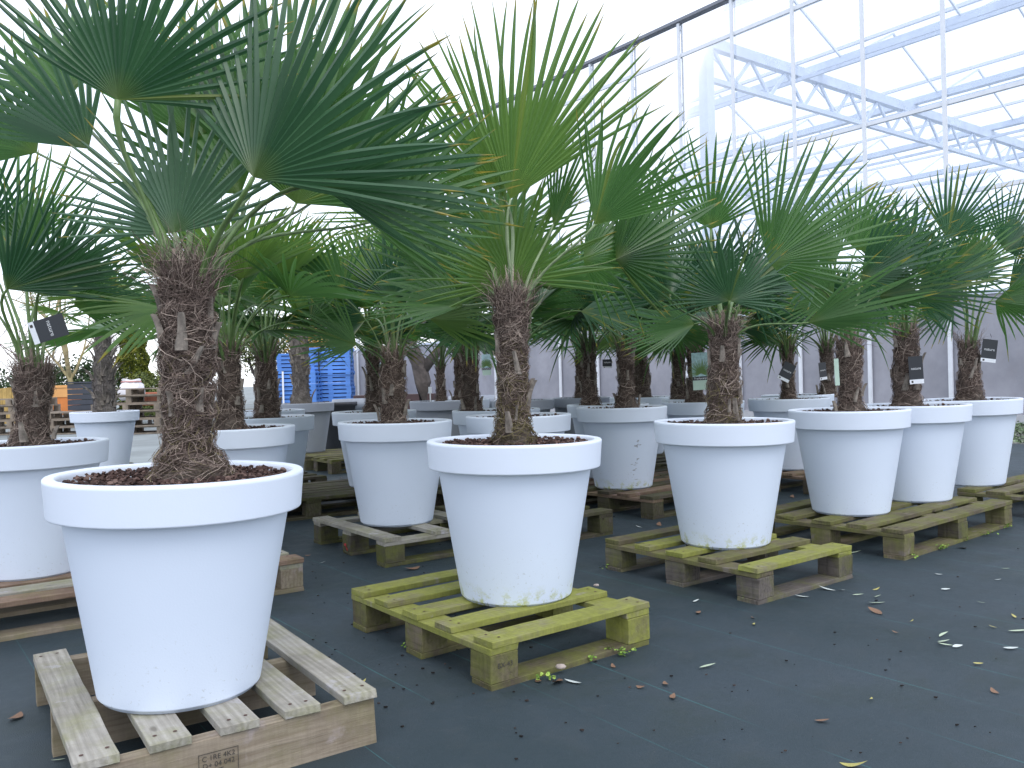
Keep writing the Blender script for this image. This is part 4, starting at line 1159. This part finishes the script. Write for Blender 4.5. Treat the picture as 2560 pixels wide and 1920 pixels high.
def stack(px, ybot, Yd, count, lab, rz):
    global bp
    p = PY(px, ybot, Yd); r = random.Random(px)
    for i in range(count):
        if bp is None: bp = blue_pallet(); o = bp
        else: o = bp.copy(); C.objects.link(o)
        o.location = (p.x + r.uniform(-.015, .015), p.y + r.uniform(-.015, .015), .003 + i * .1525 * .78); o.rotation_euler.z = rz + r.gauss(0, .01); o.scale = (1, 1, .78)
        tag(o, lab, "pallet", "blue plastic pallets in stacks")
        if i == count - 1: o["label"] = "topmost " + lab.replace("one of the ", "").replace("pallets in", "pallet of")
stack(777, 1020, 25.5, 16, "one of the blue plastic pallets in the tall right hand stack", .06)
stack(695, 1020, 26.6, 15, "one of the blue plastic pallets in the middle stack partly hidden behind others", .04)
stack(686, 1020, 24.6, 10, "one of the blue plastic pallets in the low left hand stack", .03)
tp = MB(); p = PY(800, 1000, 25.42); tp.box((-.02, -.02, 0), (.02, .0, 1.88)); o = tp.build("strap", M_tie, loc=(p.x, p.y, 0)); tag(o, "black strap running down the front of the tall blue pallet stack", "strap")
p = PY(709, 1000, 24.5); o = MB().box((-.025, -.02, 0), (.025, 0, 1.2)).build("pole", M_cardw, loc=(p.x, p.y, 0)); tag(o, "thin white pole in front of the low blue pallet stack", "pole")

wp = None
wl = "one of the wooden pallets stacked "
for (px, Yd, cnt, lab, rz, dx) in ((20, 16.5, 5, wl + "at the far left behind the left edge palm", .1, 0), (120, 16.2, 3, wl + "by the orange crate", .05, 0), (315, 15.5, 6, wl + "between the far left planter and the nearest palm", .1, 0)):
    p = PY(px, 1000, Yd); r = random.Random(px)
    for i in range(cnt):
        if wp is None: wp = pal_mesh(W_far); o = wp
        else: o = wp.copy(); C.objects.link(o)
        o.location = (p.x - .6 + r.uniform(-.04, .04), p.y + r.uniform(-.04, .04), -.008 + i * .1405); o.rotation_euler.z = rz + r.gauss(0, .02)
        tag(o, lab, "pallet", "grey wooden pallets in stacks")

# orange crate, slatted box, fence, sack, terracotta pots, white building, dark trough
p = PY(142, 1000, 20); t = thing("orange_crate", "orange wooden crate with a paler top rail at the left background", "crate", (p.x, p.y, .25), .1)
M_or = simple("orange_paint", (0.62, 0.20, 0.045), .6, .15, 3); M_or2 = simple("pale_orange_paint", (0.72, 0.36, 0.12), .6, .12, 3)
MB().box((-.33, 0, 0), (.33, .6, .42)).build("crate_body", M_or, t); b_ = MB().box((-.35, -.02, .421), (.35, .62, .64)); b_.build("top_panel", M_or2, t); MB().box((-.37, -.04, .641), (.37, .64, .70)).build("lid", M_or2, t)
p = PY(208, 1000, 19); t = thing("slatted_box", "dark slatted compost like box left of the far planter", "box", (p.x, p.y, 0), .05)
M_db = simple("dark_slate_paint", (0.045, 0.05, 0.065), .6, .15, 4); mb = MB()
for i in range(8): mb.box((-.34, 0, .12 * i + .02), (.34, .6, .12 * i + .128))
mb.build("slat_wall", M_db, t); MB().box((-.36, -.02, .98), (.36, .62, 1.01)).build("lid", M_db, t)
p = PY(10, 1000, 22); t = thing("fence", "low yellowish board fence at the far left edge", "fence", (p.x, p.y, 0)); mb = MB()
for i in range(16): mb.box((-1.6 + .12 * i, 0, 0), (-1.6 + .12 * i + .112, .02, .92 + .01 * (i % 3)))
mb.build("fence_board", simple("yellow_fence_wood", (.42, .28, .09), .8, .3, 5), t); MB().box((-1.6, .021, .7), (.32, .06, .78)).build("rail", W_far, t)
p = PY(330, 1000, 17.5); t = thing("sack", "bulging white bulk sack tied with pinkish rope, on pallets", "sack", (p.x, p.y, .60)); r = random.Random(5)
V, F = lathe([(0.001, 0), (.20, 0), (.25, .08), (.255, .2), (.22, .32), (.17, .37), (.19, .42), (.001, .40)], 20)
V = [(x + .03 * noise.noise(Vector((x * 7, y * 7, z * 7))), y + .03 * noise.noise(Vector((y * 7, z * 7, x * 7))), z + .05 * noise.noise(Vector((x * 6 + 3, y * 6, z * 2)))) for x, y, z in V]
mesh("sack_body", V, F, simple("white_woven_sack", (.75, .72, .74), .8, .1, 10, bmp=.5), t, smooth=True)
MB().tube([Vector((.19 * math.cos(a_ * .7), .19 * math.sin(a_ * .7), .37)) for a_ in range(10)], .012, 5).build("rope", simple("pink_rope", (.55, .25, .22), .8), t)
M_terra = simple("terracotta", (.38, .13, .075), .8, .2, 8)
for i, px in enumerate((362, 385)):
    p = PY(px, 1000, 18.2); V, F = lathe([(.001, 0), (.11, 0), (.15, .22), (.17, .22), (.17, .28), (.14, .28)], 20)
    t = thing("clay_pot", ("left terracotta pot on the pallets beside the white sack", "right terracotta pot on the pallets beside the nearest trunk")[i], "plant pot", (p.x, p.y, .46)); mesh("pot_body", V, F, M_terra, t, smooth=True)
p = PY(1085, 1000, 30); t = thing("white_building", "pale building front with dark posts, creamy upper panels and white lower ones", "building", (p.x, p.y, 0), .08)
M_cream = simple("cream_wall", (.62, .54, .44), .7, .08, 2); M_wh = simple("white_wall", (.72, .74, .80), .6, .06, 2); M_post = simple("dark_post", (.06, .05, .06), .5)
MB().box((-1.9, 0, 0), (3.4, .3, 1.45)).build("lower_wall", M_wh, t); MB().box((-1.9, .002, 1.452), (3.4, .3, 3.4)).build("upper_wall", M_cream, t)
for x_ in (-1.9, -.75, .35, 1.5, 2.6): MB().box((x_, -.06, 0), (x_ + .06, -.001, 3.4)).build("post", M_post, t)
MB().box((-1.9, -.05, 1.42), (3.4, -.001, 1.49)).build("rail", M_post, t)
MB().box((-2.0, -.2, 3.402), (3.5, .6, 3.5)).build("roof", M_post, t)
p = PY(950, 1000, 17.5); t = thing("trough", "long dark brown planting trough behind the middle rows", "trough", (p.x, p.y, 0), 0)
mb = MB(); mb.box((-.55, 0, 0), (1.1, .5, .56)); bevel(mb.build("trough_body", simple("dark_brown", (.05, .025, .025), .6), t), .01)
p = PY(845, 1000, 10.3); t = thing("black_pot", "tall black pot right of the grey planter", "plant pot", (p.x, p.y, 0.004)); V, F = lathe([(.001, 0), (.17, 0), (.24, .55), (.26, .555), (.26, .60), (.235, .60), (.23, .5), (.001, .5)], 40); mesh("pot_body", V, F, M_black, t, smooth=True)
for i, px in enumerate((890, 1180)):
    p = PY(px, 1000, 10.5); V, F = lathe([(.001, 0), (.2, 0), (.27, .5), (.29, .5), (.29, .62), (.265, .62), (.26, .55), (.001, .55)], 40)
    t = thing("grey_pot", ("small grey pot far behind the red marked pallet's planter", "small grey pot far behind, left of the middle palm's trunk")[i], "plant pot", (p.x, p.y, .01)); mesh("pot_body", V, F, M_grey, t, smooth=True)

# ------------------------------------------------------------------ litter on the ground
def leaf_shape(L, Wd, curl):
    V = []; F = []
    for i in range(9):
        t = i / 8; w2 = Wd * math.sin(math.pi * min(1, t * .98 + .01)) ** .8 + .0004; x = (t - .5) * L; z = curl * (t - .5) ** 2 * L
        y0 = .12 * L * math.sin(t * 3)
        V += [(x, y0 - w2, z + .003), (x, y0, z), (x, y0 + w2, z + .003)]
    for i in range(8):
        q = i * 3; F += [(q, q + 1, q + 4, q + 3), (q + 1, q + 2, q + 5, q + 4)]
    return V, F
M_fl = [simple("pale_green_leaf", (.42, .50, .36), .6, .2, 30), simple("brown_leaf", (.20, .115, .07), .7, .3, 30), simple("yellow_leaf", (.42, .38, .12), .6, .2, 30), simple("silver_leaf", (.55, .60, .58), .5, .15, 30)]
spots = [ # crop4 coordinates of the photo (1280 + x*.5787, 960 + y*.5787), kind, size
 (1253, 918, 3, .05), (1360, 886, 3, .06), (1423, 889, 3, .03), (1495, 911, 0, .04), (1580, 917, 0, .035), (1572, 946, 0, .075), (1567, 983, 1, .06), (1573, 884, 2, .03), (1475, 729, 0, .07), (1843, 822, 3, .03), (1873, 887, 3, .035), (1865, 1084, 0, .05), (1865, 1113, 0, .06), (1872, 1127, 0, .05), (1925, 1134, 3, .035), (2155, 1142, 3, .045), (2195, 1068, 0, .07), (2014, 1208, 2, .03), (2025, 943, 0, .03), (2133, 797, 0, .03), (2166, 1003, 2, .03), (2076, 1048, 2, .025), (1725, 1022, 2, .02), (1655, 1070, 1, .02), (808, 987, 1, .035), (1048, 1037, 2, .025), (1038, 1008, 1, .02), (845, 1220, 0, .055), (667, 1293, 1, .03), (700, 1350, 1, .035), (556, 1306, 1, .028), (262, 1288, 3, .05), (190, 1285, 1, .06), (118, 1280, 1, .035), (440, 1217, 1, .025), (1215, 487, 1, .06), (640, 607, 1, .06), (548, 617, 3, .04), (2240, 655, 1, .04), (1940, 707, 1, .05), (795, 937, 3, .03), (1478, 1640, 2, .06), (2087, 1326, 1, .03), (1340, 1454, 1, .035), (2100, 845, 3, .025), (1548, 1358, 2, .02)]
more = [(907, 1572 + 138, 2, .04), (1030, 1420, 1, .08), (806, 1116 + 290, 3, .03), (808 + 20, 1856, 0, .09), (770, 1388, 1, .03), (890, 1700, 0, .03), (35, 1792, 1, .06), (145, 1900, 0, .03), (1098, 1195, 1, .05), (851, 1195, 1, .05), (783, 1196, 1, .05)]
protoL = {}
rl = random.Random(99)
pts = [(1280 + x * .5787, 960 + y * .5787, k_, s) for x, y, k_, s in spots] + [(x, y, k_, s) for x, y, k_, s in more]
names = {0: ("slender pale green leaf lying on the black ground cover", "slender green fallen leaves"), 1: ("small brown dead leaf lying on the black ground cover", "brown fallen leaves"), 2: ("small yellowish leaf lying on the black ground cover", "yellowish fallen leaves"), 3: ("small silvery white leaf lying on the black ground cover", "silvery fallen leaves")}
for x, y, k_, s in pts:
    g = G(x, y, .008)
    if k_ not in protoL:
        V, F = leaf_shape(1.0, (.09, .22, .16, .17)[k_], (.25, .3, .3, .3)[k_]); o = mesh("fallen_leaf", V, F, M_fl[k_], smooth=True); protoL[k_] = o
    else: o = protoL[k_].copy(); C.objects.link(o)
    o.location = g; o.scale = (s, s, s); o.rotation_euler = (rl.gauss(0, .15), rl.gauss(0, .15), rl.uniform(-.6, .6) if k_ in (0, 3) else rl.uniform(0, 6))
    tag(o, names[k_][0], "leaf", names[k_][1])
# dark crumbs of bark
V = []; F = []; T = []
for _ in range(230):
    if rl.random() < .6:
        x, y = rl.uniform(780, 2560), rl.uniform(1230, 1900)
    else: x, y = rl.uniform(780, 1300), rl.uniform(1400, 1760)
    g = G(x, y, .006); s = rl.uniform(.0015, .0055) * (1 if rl.random() > .06 else 2.2); n0 = len(V); tn = rl.random() ** 2
    for zz in (0, 1):
        for j in range(4):
            a_ = j * 1.57 + rl.uniform(-.4, .4); V.append(g + Vector((math.cos(a_) * s, math.sin(a_) * s * .6, zz * s * .6))); T.append((tn, 0, 0, 1))
    F += [(n0 + 4, n0 + 5, n0 + 6, n0 + 7)] + [(n0 + j, n0 + (j + 1) % 4, n0 + 4 + (j + 1) % 4, n0 + 4 + j) for j in range(4)]
o = mesh("bark_crumbs", V, F, M_crumb, attr=T); tag(o, "dark bark crumbs scattered over the ground cover", "debris", kind="stuff")
# weeds sprouting at the pallets
M_weed = fol("weed_green", (0.10, 0.18, 0.03), (0.20, 0.33, 0.06), (0.36, 0.48, 0.10))
def weed(px, py, s, n, lab):
    g = G(px, py, .006); r = random.Random(int(px)); V = []; F = []; T = []
    for _ in range(n):
        az = r.uniform(0, 6.28); rr = s * r.random(); c = Vector((math.cos(az) * rr, math.sin(az) * rr * .5, r.uniform(.002, .022))); q = .0045 * r.uniform(.5, 1.4); n0 = len(V); t = r.random()
        nn = Vector((r.gauss(0, .5), r.gauss(0, .5), 1)).normalized(); sx = nn.orthogonal().normalized(); sy = nn.cross(sx)
        for j in range(6): V.append(c + sx * math.cos(j * 1.047) * q + sy * math.sin(j * 1.047) * q); T.append((t, 0, 0, 1))
        F.append(tuple(range(n0, n0 + 6)))
    o = mesh("weed", V, F, M_weed, attr=T, loc=g); tag(o, lab, "weed", "weeds sprouting along the pallets")
for a_ in ((1555, 1637, .055, 46, "widest light green weed clump at the right foot of the bright mossy pallet"), (1478, 1656, .018, 16, "round weed tuft midway along the front of the bright mossy pallet"), (1372, 1700, .02, 14, "small yellowish weed close to the stamped corner block"), (1345, 1702, .012, 8, "tiny weed touching the stamped corner block"),
           (1518, 1422, .03, 18, "weed sprigs at the left corner block of the mossy pallet right of centre"), (1682, 1455, .012, 8, "weed sprig at the middle block of the mossy pallet right of centre"), (1860, 1502, .02, 10, "weed sprig at the grey front block of the mossy pallet right of centre"), (2352, 1374, .045, 40, "yellow green weed clump beside the long mossy pallet"),
           (2286, 1396, .02, 14, "weed at the front corner block of the long mossy pallet"), (2470, 1338, .05, 30, "low weeds along the middle of the long mossy pallet"), (2520, 1320, .03, 18, "low weeds at the rear block of the long mossy pallet"), (1016, 1624, .015, 10, "weed sprig at the middle block of the bright mossy pallet"), (890, 1274 + 0, .01, 5, "tiny weed by the red marked pallet"), (2412, 1352, .02, 14, "weed by the middle block of the long mossy pallet")):
    weed(*a_)
# ground cover on the verge at the right edge
r = random.Random(7)
def f():
    u = r.uniform(9.7, 12.6); v = r.uniform(0, 9.5); q = UV(u, v); h = .12 * max(0, noise.noise(Vector((u * 1.3, v * 1.3, 0))) + .35)
    return Vector((q.x, q.y, .01 + r.random() * h)), Vector((0, 0, 1))
V, F, T = leaf_cloud(r, 26000, .018, f, 1.2); o = mesh("ground_cover", V, F, fol("verge_weeds", (.04, .07, .03), (.12, .18, .09), (.30, .36, .24)), attr=T); tag(o, "low weedy ground cover along the glasshouse wall", "ground cover", kind="stuff")
# stones on the mossy base board
for px, py, s in ((1400, 1672, .016), (1490, 1466, .012)):
    g = G(px, py, .02); V, F = lathe([(.001, 0), (.8, .1), (1, .4), (.7, .75), (.001, .85)], 10); V = [(x * s + .2 * s * rl.random(), y * s * .6, z * s + .0) for x, y, z in V]
    o = mesh("pebble", V, F, simple("pebble_stone", (.40, .34, .30), .8, .3, 60), loc=g, smooth=True); tag(o, "pinkish pebble on the base board of the bright mossy pallet" if s > .014 else "small pebble near the right of the bright mossy pallet", "pebble")
